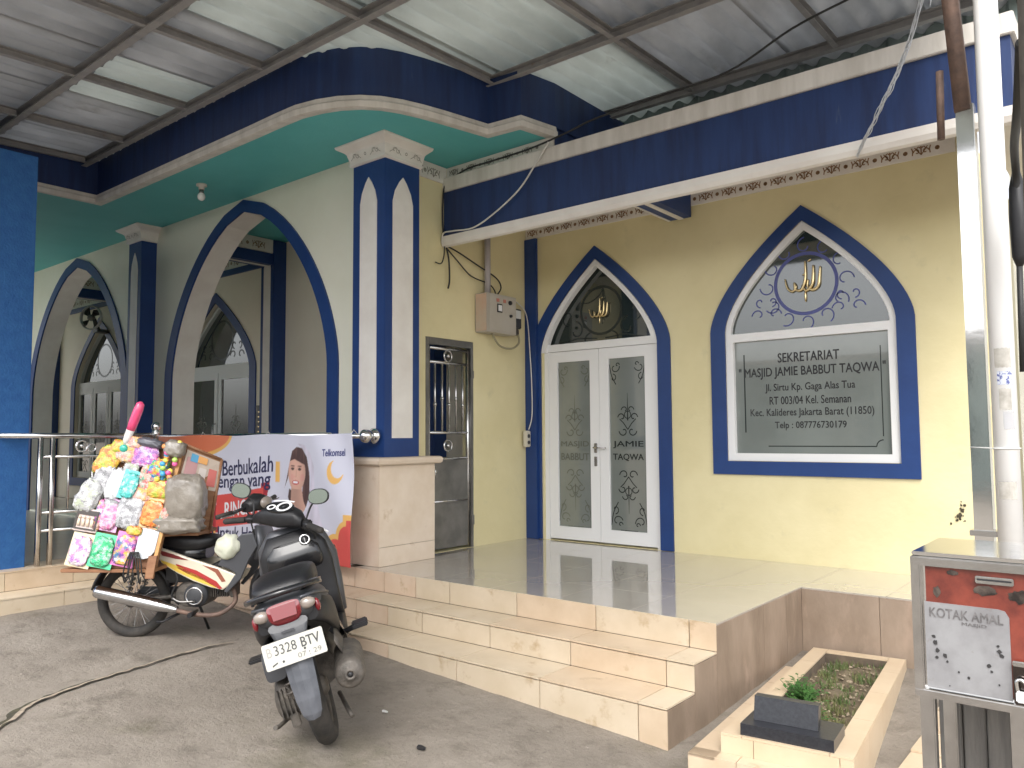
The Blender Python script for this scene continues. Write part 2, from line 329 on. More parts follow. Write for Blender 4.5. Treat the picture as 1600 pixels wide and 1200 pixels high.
# ---------------------------------------------------------------- ground
def gz(x, y):
    b = max(0.0, (-2.1-x))*0.047
    b = min(b, 0.27)
    if y > 4.3 and x > -2.3: b += (min(y, 5.93)-4.3)*0.05
    return b
CRK = [(-4.30,0.9),(-4.62,1.25),(-4.86,1.59),(-5.08,1.79),(-5.19,2.02),(-5.28,2.32),(-5.34,2.62),(-5.40,2.97),(-5.36,3.27)]
def ground():
    x0, x1, y0, y1, st = -9.2, 0.8, 0.4, 6.1, 0.028
    nx, ny = int((x1-x0)/st), int((y1-y0)/st); vs = []; fs = []; CM = {}
    for j in range(ny+1):
        for i in range(nx+1):
            x, y = x0+i*st, y0+j*st; z = gz(x, y)
            z += noise.fractal(Vector((x*0.9, y*0.9, 3)), 1.0, 2.0, 3)*0.012 + noise.fractal(Vector((x*7, y*7, 1)), 1.0, 2.0, 3)*0.0035
            if -5.9 < x < -4.0 and y < 3.5:
                best = 9; sgn = 0; tt = 0
                wob = noise.noise(Vector((x*9, y*9, 7)))*0.02
                for k in range(len(CRK)-1):
                    ax, ay = CRK[k]; bx, by = CRK[k+1]; dx, dy = bx-ax, by-ay; L2 = dx*dx+dy*dy
                    t = max(0, min(1, ((x-ax)*dx+(y-ay)*dy)/L2)); d = math.hypot(x-ax-t*dx, y-ay-t*dy)
                    if d < best: best = d; sgn = 1 if (dx*(y-ay)-dy*(x-ax)) > 0 else -1; tt = (k+t)/(len(CRK)-1)
                d = best*sgn+wob; dep = 0.05*(1-tt*0.75)
                if 0 < d < 0.5: z -= 0.006*(1-d/0.5)
            vs.append((x, y, z))
    for j in range(ny):
        for i in range(nx): a = j*(nx+1)+i; fs.append((a, a+1, a+nx+2, a+nx+1))
    mb = MB(); mb.add(vs, fs, 0, True); mb.mi = [CM.get((k % nx, k//nx), 0) for k in range(len(fs))]
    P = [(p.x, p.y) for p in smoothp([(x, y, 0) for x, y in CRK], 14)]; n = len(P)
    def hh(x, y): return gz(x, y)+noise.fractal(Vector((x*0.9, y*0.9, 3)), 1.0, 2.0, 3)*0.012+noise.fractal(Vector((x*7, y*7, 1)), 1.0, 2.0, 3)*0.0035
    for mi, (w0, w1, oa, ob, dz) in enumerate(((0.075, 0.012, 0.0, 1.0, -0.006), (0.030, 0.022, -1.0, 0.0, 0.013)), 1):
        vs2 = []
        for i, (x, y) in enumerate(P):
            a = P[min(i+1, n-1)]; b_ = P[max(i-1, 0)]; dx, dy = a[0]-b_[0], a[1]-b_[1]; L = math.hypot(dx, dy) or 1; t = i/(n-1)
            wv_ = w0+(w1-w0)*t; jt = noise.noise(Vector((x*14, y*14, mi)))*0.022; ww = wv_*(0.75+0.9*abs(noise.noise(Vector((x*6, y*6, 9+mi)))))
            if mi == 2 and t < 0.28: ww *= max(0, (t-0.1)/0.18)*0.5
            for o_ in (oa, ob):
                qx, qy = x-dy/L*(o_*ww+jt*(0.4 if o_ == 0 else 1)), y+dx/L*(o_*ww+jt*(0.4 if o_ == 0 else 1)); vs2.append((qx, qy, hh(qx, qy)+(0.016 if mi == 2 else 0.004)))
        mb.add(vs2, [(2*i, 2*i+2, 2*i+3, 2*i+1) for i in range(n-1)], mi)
    # coarse surround, lapped under the fine part
    X = [-300, -60, -20, x0+0.06, x1-0.06, 20, 60, 300]; Yy = [-300, -60, -15, y0+0.06, y1-0.06, 20, 60, 300]
    vs = [(x, y, gz(x, 0)-0.03) for y in Yy for x in X]; fs = []
    for j in range(7):
        for i in range(7):
            if i == 3 and j == 3: continue
            a = j*8+i; fs.append((a, a+1, a+9, a+8))
    mb.add(vs, fs, 0)
    M = bpy.data.materials.new('worn_concrete'); M.use_nodes = True; nt = M.node_tree; b = nt.nodes['Principled BSDF']; N = nt.nodes.new; Lk = nt.links.new
    tc = N('ShaderNodeTexCoord'); b.inputs['Roughness'].default_value = 0.85
    def nz(s, d=8, ro=0.65, st=(1,1,1)):
        mp = N('ShaderNodeMapping'); mp.inputs['Scale'].default_value = st; n = N('ShaderNodeTexNoise'); n.inputs['Scale'].default_value = s; n.inputs['Detail'].default_value = d; n.inputs['Roughness'].default_value = ro
        Lk(tc.outputs['Object'], mp.inputs[0]); Lk(mp.outputs[0], n.inputs['Vector']); return n.outputs['Fac']
    def ramp(f, a, ca, b_, cb):
        r = N('ShaderNodeValToRGB'); r.color_ramp.elements[0].position = a; r.color_ramp.elements[1].position = b_; r.color_ramp.elements[0].color = (*ca, 1); r.color_ramp.elements[1].color = (*cb, 1); Lk(f, r.inputs[0]); return r.outputs[0]
    def mix(f, a, bcol):
        mx = N('ShaderNodeMixRGB'); Lk(f, mx.inputs[0]); Lk(a, mx.inputs[1]); mx.inputs[2].default_value = (*bcol, 1); return mx.outputs[0]
    k0, k1 = (0,0,0), (1,1,1)
    c = ramp(nz(1.6, 10, 0.72), 0.33, (0.20, 0.172, 0.142), 0.67, (0.31, 0.272, 0.228))
    c = mix(ramp(nz(3.6, 10, 0.75), 0.52, k0, 0.66, (0.6,)*3), c, (0.11, 0.09, 0.07))
    c = mix(ramp(nz(0.7, 6, 0.7, (1, 1, 1)), 0.56, k0, 0.66, (0.5,)*3), c, (0.11, 0.10, 0.055))
    c = mix(ramp(nz(38, 4, 0.7), 0.60, k0, 0.70, (0.55,)*3), c, (0.10, 0.085, 0.07))
    c = mix(ramp(nz(21, 3, 0.6, (1, 1.6, 1)), 0.71, k0, 0.76, (0.7,)*3), c, (0.48, 0.44, 0.38))
    Lk(c, b.inputs['Base Color'])
    ad = N('ShaderNodeMath'); ad.operation = 'ADD'; Lk(nz(30, 10, 0.75), ad.inputs[0]); Lk(nz(5, 4), ad.inputs[1])
    bp = N('ShaderNodeBump'); bp.inputs['Strength'].default_value = 0.8; bp.inputs['Distance'].default_value = 0.025; Lk(ad.outputs[0], bp.inputs['Height']); Lk(bp.outputs[0], b.inputs['Normal'])
    o = mb.build('ground', [M, mat('crack_dirt', (0.035, 0.03, 0.022), 0.95, c2=(0.07, 0.065, 0.035), scale=30), mat('worn_lit_edge', (0.36, 0.30, 0.23), 0.9, c2=(0.22, 0.18, 0.14), scale=25)], kind='structure', recalc=False); return o  # lighter strip along the crack paints the lit, worn slab edge
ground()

# ---------------------------------------------------------------- porch: floor, steps, cladding
YP, ZP = 4.474, 0.55          # front edge and level of the porch floor
XR = -2.09                    # right end of the steps
YR = 5.93                     # back of the recess on the right
XL = -7.65                    # left return
porch = thing('porch', (-4.5, 4.6, 0), 'raised porch with glossy beige floor and three cream tiled steps', 'porch')
mb = MB()
mb.box(-17, XR-0.014, YP+0.014, 7.1, -0.3, ZP-0.012); mb.box(XR-0.014, -0.95, YR+0.014, 7.1, -0.3, ZP-0.012)
mb.box(-17, XL-0.014, 1.2, YP+0.014, -0.3, ZP-0.012)
mb.build('base', grout, porch)
# glossy floor tiles
xs = [XR-0.6*i for i in range(0, 6)]+[-5.46]; ys = [YP+0.0, YP+0.55, YP+1.15, YP+1.75, 6.945]
def tile_part(parent, x0, x1, y0, y1, z0, z1, m_, name='tile', bev=0.0015):
    me_b = MB().box(x0, x1, y0, y1, z0, z1, bev=bev); return me_b.build(name, m_, parent)
fl = MB().build('floor', floor_m, porch) if False else None
for i in range(len(xs)-1):
    for j in range(4):
        tile_part(porch, xs[i+1]+0.0012, xs[i]-0.0012, ys[j]+0.0012, ys[j+1]-0.0012, ZP-0.012, ZP, floor_m, 'floor_tile', 0.0006)
for x0, x1 in ((XR, -1.5), (-1.5, -0.95)): tile_part(porch, x0+0.0012, x1-0.0012, YR, 6.945, ZP-0.012, ZP, floor_m, 'floor_tile', 0.0006)
mb = MB(); mb.box(-17, -5.63, YP, 6.3, ZP-0.012, ZP-0.0005); mb.box(-17, XL, 1.2, YP-0.001, ZP-0.012, ZP-0.0005); mb.build('arcade_floor', mat('pale_arcade_tile', (0.66, 0.60, 0.52), 0.2, c2=(0.70, 0.65, 0.57), scale=2), porch)
JT = [-2.09, -2.27, -2.95, -3.63, -4.30]
def riser(step, y, z0, z1, joints, old_from=-4.68):
    js = joints+[joints[-1]-0.38*k for k in range(1, 9)]
    for a, b in zip(js[:-1], js[1:]):
        if a < XL+0.35: break
        m_ = tile_old if b < old_from else random.choice((tile_m, tile_m2))
        tile_part(step, max(b, XL+0.3)+0.0028, a-0.0028, y-0.001, y+0.013, z0, z1, m_)
def tread(step, y0, y1, z, joints, old_from=-4.68):
    js = joints+[joints[-1]-0.38*k for k in range(1, 9)]
    for a, b in zip(js[:-1], js[1:]):
        if a < XL+0.35: break
        tile_part(step, max(b, XL+0.3)+0.002, a-0.002, y0-0.004, y1, z-0.012, z, tile_old if b < old_from-0.6 else random.choice((tile_m, tile_m2)))
def step_obj(): return MB()
st3 = MB().box(-7.3, XR-0.013, YP+0.014, YP+0.1, 0.2, ZP-0.02).build('step', grout, porch)
riser(st3, YP, 0.385, ZP-0.0005, JT)
st2 = MB().box(-7.3, XR-0.013, 4.177+0.014, YP+0.01, -0.2, 0.383-0.012).build('step', grout, porch)
riser(st2, 4.177, 0.223, 0.365, [-2.09, -2.27, -2.95, -3.63, -4.30, -4.68]); tread(st2, 4.177, YP-0.001, 0.383, JT)
st1 = MB().box(-7.3, XR-0.013, 3.85+0.014, 4.177+0.01, -0.3, 0.221-0.012).build('step', grout, porch)
riser(st1, 3.85, -0.15, 0.203, [-2.09, -2.27, -2.95, -3.64, -4.31, -4.71]); tread(st1, 3.85, 4.177-0.001, 0.221, JT)
# left return: slab edge and lower tread running towards the street
st4 = MB().box(XL-0.02, XL+0.31, 1.2, 4.2, -0.1, 0.383-0.012).build('step', grout, porch)
for k in range(6):
    y0 = 1.2+k*0.55
    tile_part(st4, XL, XL+0.334, y0+0.002, min(y0+0.548, 4.17), 0.371, 0.383, random.choice((tile_m, tile_old)))
    tile_part(st4, XL+0.312, XL+0.331, y0+0.002, y0+0.548, 0.0, 0.369, random.choice((tile_m, tile_old)))
    tile_part(st4, XL-0.015, XL-0.001, y0+0.202, min(y0+0.748, YP-0.01), 0.385, 0.537, random.choice((tile_m, tile_m2)))
tile_part(st4, XL-0.4, XL+0.002, 1.2, YP-0.01, 0.538, ZP+0.002, tile_m2)
# stained side cladding
def side(y0, y1, z1): tile_part(porch, XR-0.013, XR, y0+0.0015, y1-0.0015, -0.2, z1, brownwall, 'side_panel')
side(3.852, 4.177, 0.206); side(4.177, YP, 0.368); side(YP, 5.2, ZP-0.013); side(5.2, 5.62, ZP-0.013); side(5.62, YR, ZP-0.013)
tile_part(porch, XR+0.001, -1.55, YR-0.002, YR+0.012, -0.1, ZP-0.013, brownwall, 'side_panel'); tile_part(porch, -1.547, -0.95, YR-0.002, YR+0.012, -0.1, ZP-0.013, brownwall, 'side_panel')

# ---------------------------------------------------------------- the mosque
ZC = 4.40
mosq = thing('mosque', (-6.5, 6.0, 0), 'yellow and cream mosque with blue trimmed pointed arches and blue roof band', 'building')
W0, W1, W2, WI = 4.86, -5.46, 6.947, 6.35
A1 = dict(cx=-7.89, a=1.72, zs=2.40, r=1.98, p=1.7, q=0.62); A2 = dict(cx=-12.36, a=1.72, zs=2.40, r=1.98, p=1.7, q=0.62)
mb = MB(); loops = [[(-17, ZP), (-17, ZC), (-5.66, ZC), (-5.66, ZP)]]
for A in (A1, A2):
    loops.append(arch(A['cx'], A['a']-0.165, A['zs'], A['r']-0.135, ZP+0.02, A['p'], A['q'])[::-1])
mb.plate(loops, 0.28, lambda u, v, w: (u, W0+w, v)); mb.build('arcade_wall', cream, mosq)
for A in (A1, A2):
    o_ = arch(A['cx'], A['a'], A['zs'], A['r'], ZP+0.005, A['p'], A['q']); i_ = arch(A['cx'], A['a']-0.167, A['zs'], A['r']-0.137, ZP+0.005, A['p'], A['q'])
    MB().plate([o_+i_[::-1]], 0.022, X_(W0)).build('arch_trim', blue, mosq)
    # plain plastered lining of the opening
    mbl = MB(); L = arch(A['cx'], A['a']-0.170, A['zs'], A['r']-0.140, ZP+0.005, A['p'], A['q'])
    vs = [(x, W0+0.004, z) for x, z in L]+[(x, W0+0.283, z) for x, z in L]; n = len(L)
    mbl.add(vs, [(i, i+1, n+i+1, n+i) for i in range(n-1)]); mbl.build('arch_lining', white, mosq)
# side wall with the gate opening
GY0, GY1, GZ = 5.345, 6.035, 2.66
mb = MB().plate([[(4.95, ZP), (4.95, ZC), (7.09, ZC), (7.09, ZP)], [(GY0, ZP+0.002), (GY1, ZP+0.002), (GY1, GZ), (GY0, GZ)]], 0.15, lambda u, v, w: (W1-0.15+w, u, v))
mb.build('side_wall', yellow, mosq)
# front wall
D = dict(cx=-4.53, a=0.87, zs=2.62, r=1.08); Wd = dict(cx=-2.345, a=0.885, zs=2.64, r=1.074)
def win_loop(W, inset, z0): return arch(W['cx'], W['a']-inset, W['zs'], W['r']-inset*0.95, z0)
dl = win_loop(D, 0.14, ZP+0.002); dl[0] = (-5.238, ZP+0.002); dl[1] = (-5.238, 2.62)
mb = MB().plate([[(W1-0.15, ZP-0.6), (W1-0.15, 4.20), (-1.11, 4.20), (-1.11, ZP-0.6)], dl[::-1], win_loop(Wd, 0.14, 1.44)[::-1]], 0.16, lambda u, v, w: (u, W2+w, v))
mb.box(-1.27, -1.11, W2+0.161, 12, -0.2, 4.2)
front = mb.build('front_wall', yellow, mosq)
mb = MB(); pts = arch(-4.53, 0.87, 2.62, 1.08, ZP+0.005); inn = win_loop(D, 0.142, ZP+0.005)
mb.plate([pts+inn[::-1]], 0.02, X_(W2)); mb.build('arch_trim', blue, mosq)
mb = MB(); mb.plate([win_loop(Wd, 0, 1.315), win_loop(Wd, 0.142, 1.438)[::-1]], 0.02, X_(W2)); mb.build('arch_trim', blue, mosq)
# corner pilaster
MB().box(W1+0.001, -5.298, W2-0.045, W2-0.001, ZP+0.001, 3.905, bev=0.004).build('corner_pilaster', blue, mosq)

def scrolls(mb, mp, cx, cy, s, off, mi=0, flip=1, w=0.012):
    for sx in (-1, 1):
        mb.ribbon(spiral(cx+sx*0.33*s, cy+flip*0.1*s, 0.30*s, 0.06*s, PI/2-sx*PI/2, PI/2-sx*PI/2+sx*flip*4.2), w, mp, off, mi)
        mb.ribbon(spiral(cx+sx*0.25*s, cy+flip*0.65*s, 0.22*s, 0.05*s, -flip*PI/2, -flip*PI/2+sx*flip*4.6), w, mp, off, mi)
def pendant(mb, mp, cx, cy, s, d, off, mi=0, w=0.011):
    """drop ornament: d=1 pointing up, d=-1 pointing down"""
    mb.ribbon([(cx, cy+d*0.32*s), (cx, cy+d*1.0*s)], lambda t: w*1.3*(1-t*0.8), mp, off, mi)
    for sx in (-1, 1):
        mb.ribbon(spiral(cx+sx*0.12*s, cy+d*0.06*s, 0.13*s, 0.03*s, (0 if sx > 0 else PI), (0 if sx > 0 else PI)-sx*d*5.2), w, mp, off, mi)
        mb.ribbon([(cx, cy+d*0.10*s), (cx+sx*0.12*s, cy+d*0.26*s), (cx+sx*0.23*s, cy+d*0.36*s)], w*0.9, mp, off, mi)
        mb.ribbon(spiral(cx+sx*0.17*s, cy+d*0.40*s, 0.11*s, 0.03*s, (0 if sx > 0 else PI), (0 if sx > 0 else PI)+sx*d*5.0), w, mp, off, mi)
        mb.ribbon(spiral(cx+sx*0.08*s, cy+d*0.58*s, 0.10*s, 0.02*s, (0 if sx > 0 else PI), (0 if sx > 0 else PI)+sx*d*4.4), w*0.9, mp, off, mi)
    mb.ribbon(spiral(cx, cy+d*0.46*s, 0.09*s, 0.09*s, 0, 2*PI), w*0.8, mp, off, mi)
def corner_orn(mb, mp, x, y, sx, sy, s, off, mi=0, w=0.010):
    mb.ribbon(spiral(x+sx*0.42*s, y+sy*0.3*s, 0.36*s, 0.08*s, PI/2-sx*PI/2+0.2, PI/2-sx*PI/2+sx*sy*4.4), w, mp, off, mi)
    mb.ribbon(spiral(x+sx*0.3*s, y+sy*0.95*s, 0.26*s, 0.06*s, -sy*PI/2, -sy*PI/2+sx*sy*4.6), w, mp, off, mi)
    mb.ribbon(spiral(x+sx*0.62*s, y+sy*0.15*s, 0.15*s, 0.03*s, 0, 5), w, mp, off, mi)
    mb.ribbon(smoothp([(x+sx*0.05*s, y+sy*0.1*s, 0), (x+sx*0.2*s, y+sy*0.8*s, 0), (x+sx*0.5*s, y+sy*1.35*s, 0)], 6) and [(p.x, p.y) for p in smoothp([(x+sx*0.05*s, y+sy*0.1*s, 0), (x+sx*0.2*s, y+sy*0.8*s, 0), (x+sx*0.5*s, y+sy*1.35*s, 0)], 6)], w, mp, off, mi)
def callig(parent, cx, cz, s, mp, m_=gold):
    """the gold word above door and window, raised strokes"""
    def st(pts, r0, r1=None):
        P = smoothp([(cx+x*s, cz+z*s, 0) for x, z in pts], 5); n = len(P); q = [mp(p.x, p.y, 0.014) for p in P]
        rr = [(r0*(0.35+0.65*math.sin(PI*min(1, 0.12+0.8*i/(n-1))))) for i in range(n)]
        mb.tube(q, [r*s for r in rr], 6)
    mb = MB()
    st([(0.50, 0.38), (0.47, 0.05), (0.42, -0.25), (0.22, -0.36), (0.08, -0.22), (0.10, 0.0)], 0.055)
    st([(0.28, 0.45), (0.27, 0.1), (0.22, -0.2), (0.02, -0.36), (-0.10, -0.16)], 0.06)
    st([(0.02, 0.62), (0.02, 0.2), (-0.02, -0.1), (-0.14, -0.32), (-0.32, -0.28), (-0.36, -0.05)], 0.055)
    st([(-0.36, -0.05), (-0.30, -0.20), (-0.42, -0.34), (-0.58, -0.22), (-0.66, 0.10)], 0.045)
    st([(0.0, -0.38), (0.0, -0.72)], 0.04); st([(0.10, 0.60), (0.22, 0.66)], 0.03); st([(-0.08, 0.16), (0.06, 0.22)], 0.03)
    return mb.build('gold_script', m_, parent)

def pane_arch(cx, a, zs, r, z0, W, parent, m_, yoff):
    return MB().plate([arch(cx, a, zs, r, z0)], 0.006, X_(W+yoff)).build('pane', m_, parent)

# double door in the front wall
DY = W2+0.075
door = MB()
x0, x1, zt = -5.236, -3.802, 2.68
for a, b in ((x0, x0+0.055), (x1-0.055, x1)): door.box(a, b, DY-0.05, DY+0.03, ZP+0.002, zt)
door.box(x0, x1, DY-0.052, DY+0.031, 2.605, 2.685)
door = door.build('double_door', alu, mosq, label='white framed double glass door with etched ornament')
# arched white outer frame above
o_ = arch(-4.53, 0.726, 2.60, 0.955, 2.60); i_ = arch(-4.53, 0.666, 2.60, 0.885, 2.60)
MB().plate([o_+i_[::-1]], 0.07, X_(DY-0.01)).build('arched_frame', alu, door)
pane_arch(-4.53, 0.70, 2.60, 0.92, 2.60, DY, door, glassk, 0.03)
mp = X_(DY+0.024)
mb = MB(); mb.ribbon(spiral(-4.53, 3.02, 0.255, 0.255, 0, 2*PI, 36), 0.028, mp, 0.001)
for sx in (-1, 1):
    mb.ribbon(spiral(-4.53+sx*0.33, 2.82, 0.11, 0.03, PI/2, PI/2+sx*4.6), 0.016, mp, 0.001)
    mb.ribbon(spiral(-4.53+sx*0.14, 2.70, 0.085, 0.03, PI/2, PI/2-sx*4.4), 0.016, mp, 0.001)
    mb.ribbon(spiral(-4.53+sx*0.42, 2.98, 0.10, 0.03, -PI/2, -PI/2+sx*4.4), 0.014, mp, 0.001)
    mb.ribbon([(-4.53+sx*0.05, 2.72), (-4.53+sx*0.3, 2.74), (-4.53+sx*0.58, 2.68)], 0.014, mp, 0.001)
mb.build('etching', etch, door, kind='stuff')
callig(door, -4.53, 3.02, 0.20, X_(DY+0.01))
zl0, zl1 = ZP+0.02, 2.60
leaves = ((x0+0.058, -4.525), (-4.521, x1-0.058))
for k, (a, b) in enumerate(leaves):
    lf = MB().plate([[(a, zl0), (b, zl0), (b, zl1), (a, zl1)], [(a+0.115, zl0+0.135), (b-0.115, zl0+0.135), (b-0.115, zl1-0.115), (a+0.115, zl1-0.115)][::-1]], 0.045, X_(DY+0.0)).build('door_leaf', alu, mosq)
    MB().box(a+0.11, b-0.11, DY-0.026, DY-0.018, zl0+0.13, zl1-0.11).build('pane', glassd, lf)
    c = (a+b)/2; mpp = X_(DY-0.027); mt = etch if k else etch_l
    mb = MB(); pendant(mb, mpp, c, 1.70, 0.42, 1, 0.001); pendant(mb, mpp, c, 1.30, 0.42, -1, 0.001)
    for sx in (-1, 1):
        xx = c-sx*0.22
        corner_orn(mb, mpp, xx, 0.74, sx, 1, 0.19, 0.001); corner_orn(mb, mpp, xx, 2.44, sx, -1, 0.17, 0.001)
        mb.ribbon([(xx, 1.0), (xx, 2.2)], 0.008, mpp, 0.001)
    mb.ribbon([(c-0.10, 0.71), (c+0.10, 0.71)], 0.008, mpp, 0.001)
    mb.build('etching', mt, lf, kind='stuff')
    if k: text('JAMIE', 0.36, 0.075, c, 1.585, mpp, mt, lf, 0.0015, bold=0.008); text('TAQWA', 0.36, 0.075, c, 1.455, mpp, mt, lf, 0.0015, bold=0.008)
    else: text('MASJID', 0.36, 0.075, c, 1.585, mpp, mt, lf, 0.0015, bold=0.008); text('BABBUT', 0.36, 0.075, c, 1.455, mpp, mt, lf, 0.0015, bold=0.008)
    if k == 0:
        h = MB(); xh = b-0.045
        h.box(xh-0.018, xh+0.018, DY-0.058, DY-0.045, 1.50, 1.60, bev=0.003); h.box(xh-0.018, xh+0.018, DY-0.058, DY-0.045, 1.36, 1.46, bev=0.003)
        h.tube([(xh, DY-0.05, 1.555), (xh, DY-0.095, 1.555), (xh+0.02, DY-0.105, 1.555), (xh+0.15, DY-0.10, 1.552)], 0.009, 8)
        h.build('door_handle', steel, lf)
# secretariat window
win = MB(); WY = W2+0.06
win.plate([arch(-2.345, 0.742, 2.64, 0.935, 1.442), [(-3.018, 1.51), (-1.672, 1.51), (-1.672, 2.54), (-3.018, 2.54)][::-1], arch(-2.345, 0.690, 2.635, 0.865, 2.615)[::-1]], 0.055, X_(WY+0.0))
win = win.build('arched_window', alu, mosq, label='white framed secretariat window with printed sign and gold script')
MB().box(-3.04, -1.65, WY-0.012, WY-0.006, 1.50, 2.56).build('pane', glassd, win)
pane_arch(-2.345, 0.70, 2.62, 0.90, 2.60, WY, win, glassk, -0.005)
mpw = X_(WY-0.0125); cx = -2.345
mb = MB(); mb.ribbon([(-2.93, 2.42), (-2.93, 1.70)], 0.012, mpw, 0.001); mb.ribbon([(-1.745, 2.42), (-1.745, 1.66)], 0.008, mpw, 0.001)
mb.ribbon([(-2.72, 1.575), (-1.80, 1.575)], 0.009, mpw, 0.001); mb.ribbon(spiral(-1.745, 1.575, 0.055, 0.055, PI/2, PI, 8), 0.009, mpw, 0.001)
mb.build('printed_border', etch, win, kind='stuff')
for t_, w_, h_, z_ in (('SEKRETARIAT', 0.50, 0.078, 2.37), ('" MASJID JAMIE BABBUT TAQWA "', 1.19, 0.100, 2.235), ('Jl. Sirtu Kp. Gaga Alas Tua', 0.73, 0.078, 2.095), ('RT 003/04 Kel. Semanan', 0.66, 0.066, 1.985), ('Kec. Kalideres Jakarta Barat (11850)', 1.0, 0.080, 1.87), ('Telp : 087776730179', 0.58, 0.072, 1.755)):
    text(t_, w_*1.07, h_*1.08, cx, z_, mpw, blk, win, 0.0015, bold=0.010)
mb = MB(); mpt = X_(WY+0.0)
mb.ribbon(spiral(cx, 3.02, 0.27, 0.27, 0, 2*PI, 36), 0.03, mpt, 0.0125)
for k in range(12):
    a = 2*PI*k/12; mb.ribbon(spiral(cx+0.34*math.cos(a), 3.02+0.34*math.sin(a), 0.075, 0.03, a, a+4.5), 0.012, mpt, 0.0125)
for sx in (-1, 1): scrolls(mb, mpt, cx+sx*0.36, 2.75, 0.22, 0.0125)
mb.build('etching', etch_b, win, kind='stuff')
callig(win, cx, 3.05, 0.27, X_(WY-0.008))

# inner arcade wall with its arched door and window
DI = dict(cx=-11.05, a=1.12, zs=2.70, r=1.20); WI2 = dict(cx=-15.1, a=1.15, zs=2.66, r=1.28)
mb = MB().plate([[(-19, ZP), (-19, ZC), (W1-0.16, ZC), (W1-0.16, ZP)], arch(DI['cx'], DI['a']-0.16, DI['zs'], DI['r']-0.15, ZP+0.01)[::-1], arch(WI2['cx'], WI2['a']-0.16, WI2['zs'], WI2['r']-0.15, 0.95)[::-1]], 0.16, lambda u, v, w: (u, WI+w, v))
mb.build('inner_wall', inner, mosq)
MB().plate([arch(DI['cx'], DI['a'], DI['zs'], DI['r'], ZP+0.01)+arch(DI['cx'], DI['a']-0.162, DI['zs'], DI['r']-0.152, ZP+0.01)[::-1]], 0.02, X_(WI)).build('arch_trim', blue, mosq)
MB().plate([arch(WI2['cx'], WI2['a'], WI2['zs'], WI2['r'], 0.80), arch(WI2['cx'], WI2['a']-0.162, WI2['zs'], WI2['r']-0.152, 0.95)[::-1]], 0.02, X_(WI)).build('arch_trim', blue, mosq)
def inner_glazing(cx, a, zs, r, z0, leaves, name, lab):
    y = WI+0.10
    f = MB().box(cx-a, cx+a, y-0.05, y+0.03, zs-0.03, zs+0.09)
    o_ = arch(cx, a, zs, r, zs); i_ = arch(cx, a-0.05, zs, r-0.06, zs); f.plate([o_+i_[::-1]], 0.06, X_(y+0.02))
    f = f.build(name, alu_grey, mosq, label=lab)
    pane_arch(cx, a-0.03, zs, r-0.03, zs, y, f, glassk, 0.02)
    mb = MB(); q = X_(y+0.012); mb.ribbon(spiral(cx, zs+0.48, 0.30, 0.30, 0, 2*PI, 30), 0.03, q, 0.001)
    for sx in (-1, 1): scrolls(mb, q, cx+sx*0.42, zs+0.2, 0.3, 0.001, w=0.02)
    mb.build('etching', etch, f, kind='stuff')
    n = leaves; ww = 2*a/n
    for k in range(n):
        l, rr = cx-a+k*ww+0.01, cx-a+(k+1)*ww-0.01
        lf = MB().plate([[(l, z0), (rr, z0), (rr, zs-0.03), (l, zs-0.03)], [(l+0.09, z0+0.11), (rr-0.09, z0+0.11), (rr-0.09, zs-0.13), (l+0.09, zs-0.13)][::-1]], 0.045, X_(y)).build('door_leaf' if z0 < 0.7 else 'sash', alu_grey, mosq)
        MB().box(l+0.085, rr-0.085, y-0.026, y-0.018, z0+0.1, zs-0.12).build('pane', glassk, lf)
        mb = MB(); pendant(mb, X_(y-0.027), (l+rr)/2, 1.68, 0.5, 1, 0.001, w=0.02); pendant(mb, X_(y-0.027), (l+rr)/2, 1.25, 0.5, -1, 0.001, w=0.02); mb.build('etching', etch_l, lf, kind='stuff')
        if z0 < 0.7 and k == 0:
            MB().tube([(rr-0.04, y-0.05, 1.9), (rr-0.04, y-0.09, 1.88), (rr-0.04, y-0.09, 1.45), (rr-0.04, y-0.05, 1.43)], 0.012, 8).build('door_handle', steel, lf)
inner_glazing(DI['cx'], DI['a']-0.165, 2.70, 1.03, ZP+0.02, 2, 'double_door', 'grey framed glass double door inside the arcade')
inner_glazing(WI2['cx'], WI2['a']-0.165, 2.66, 1.1, 0.955, 3, 'arched_window', 'three paned grey framed window inside the arcade')
# room behind panes
MB().box(-19, -1.3, 7.3, 7.32, -0.2, 4.3).box(-19, -5.7, 6.72, 6.74, 0.2, 4.3).build('room_back', dark, mosq)

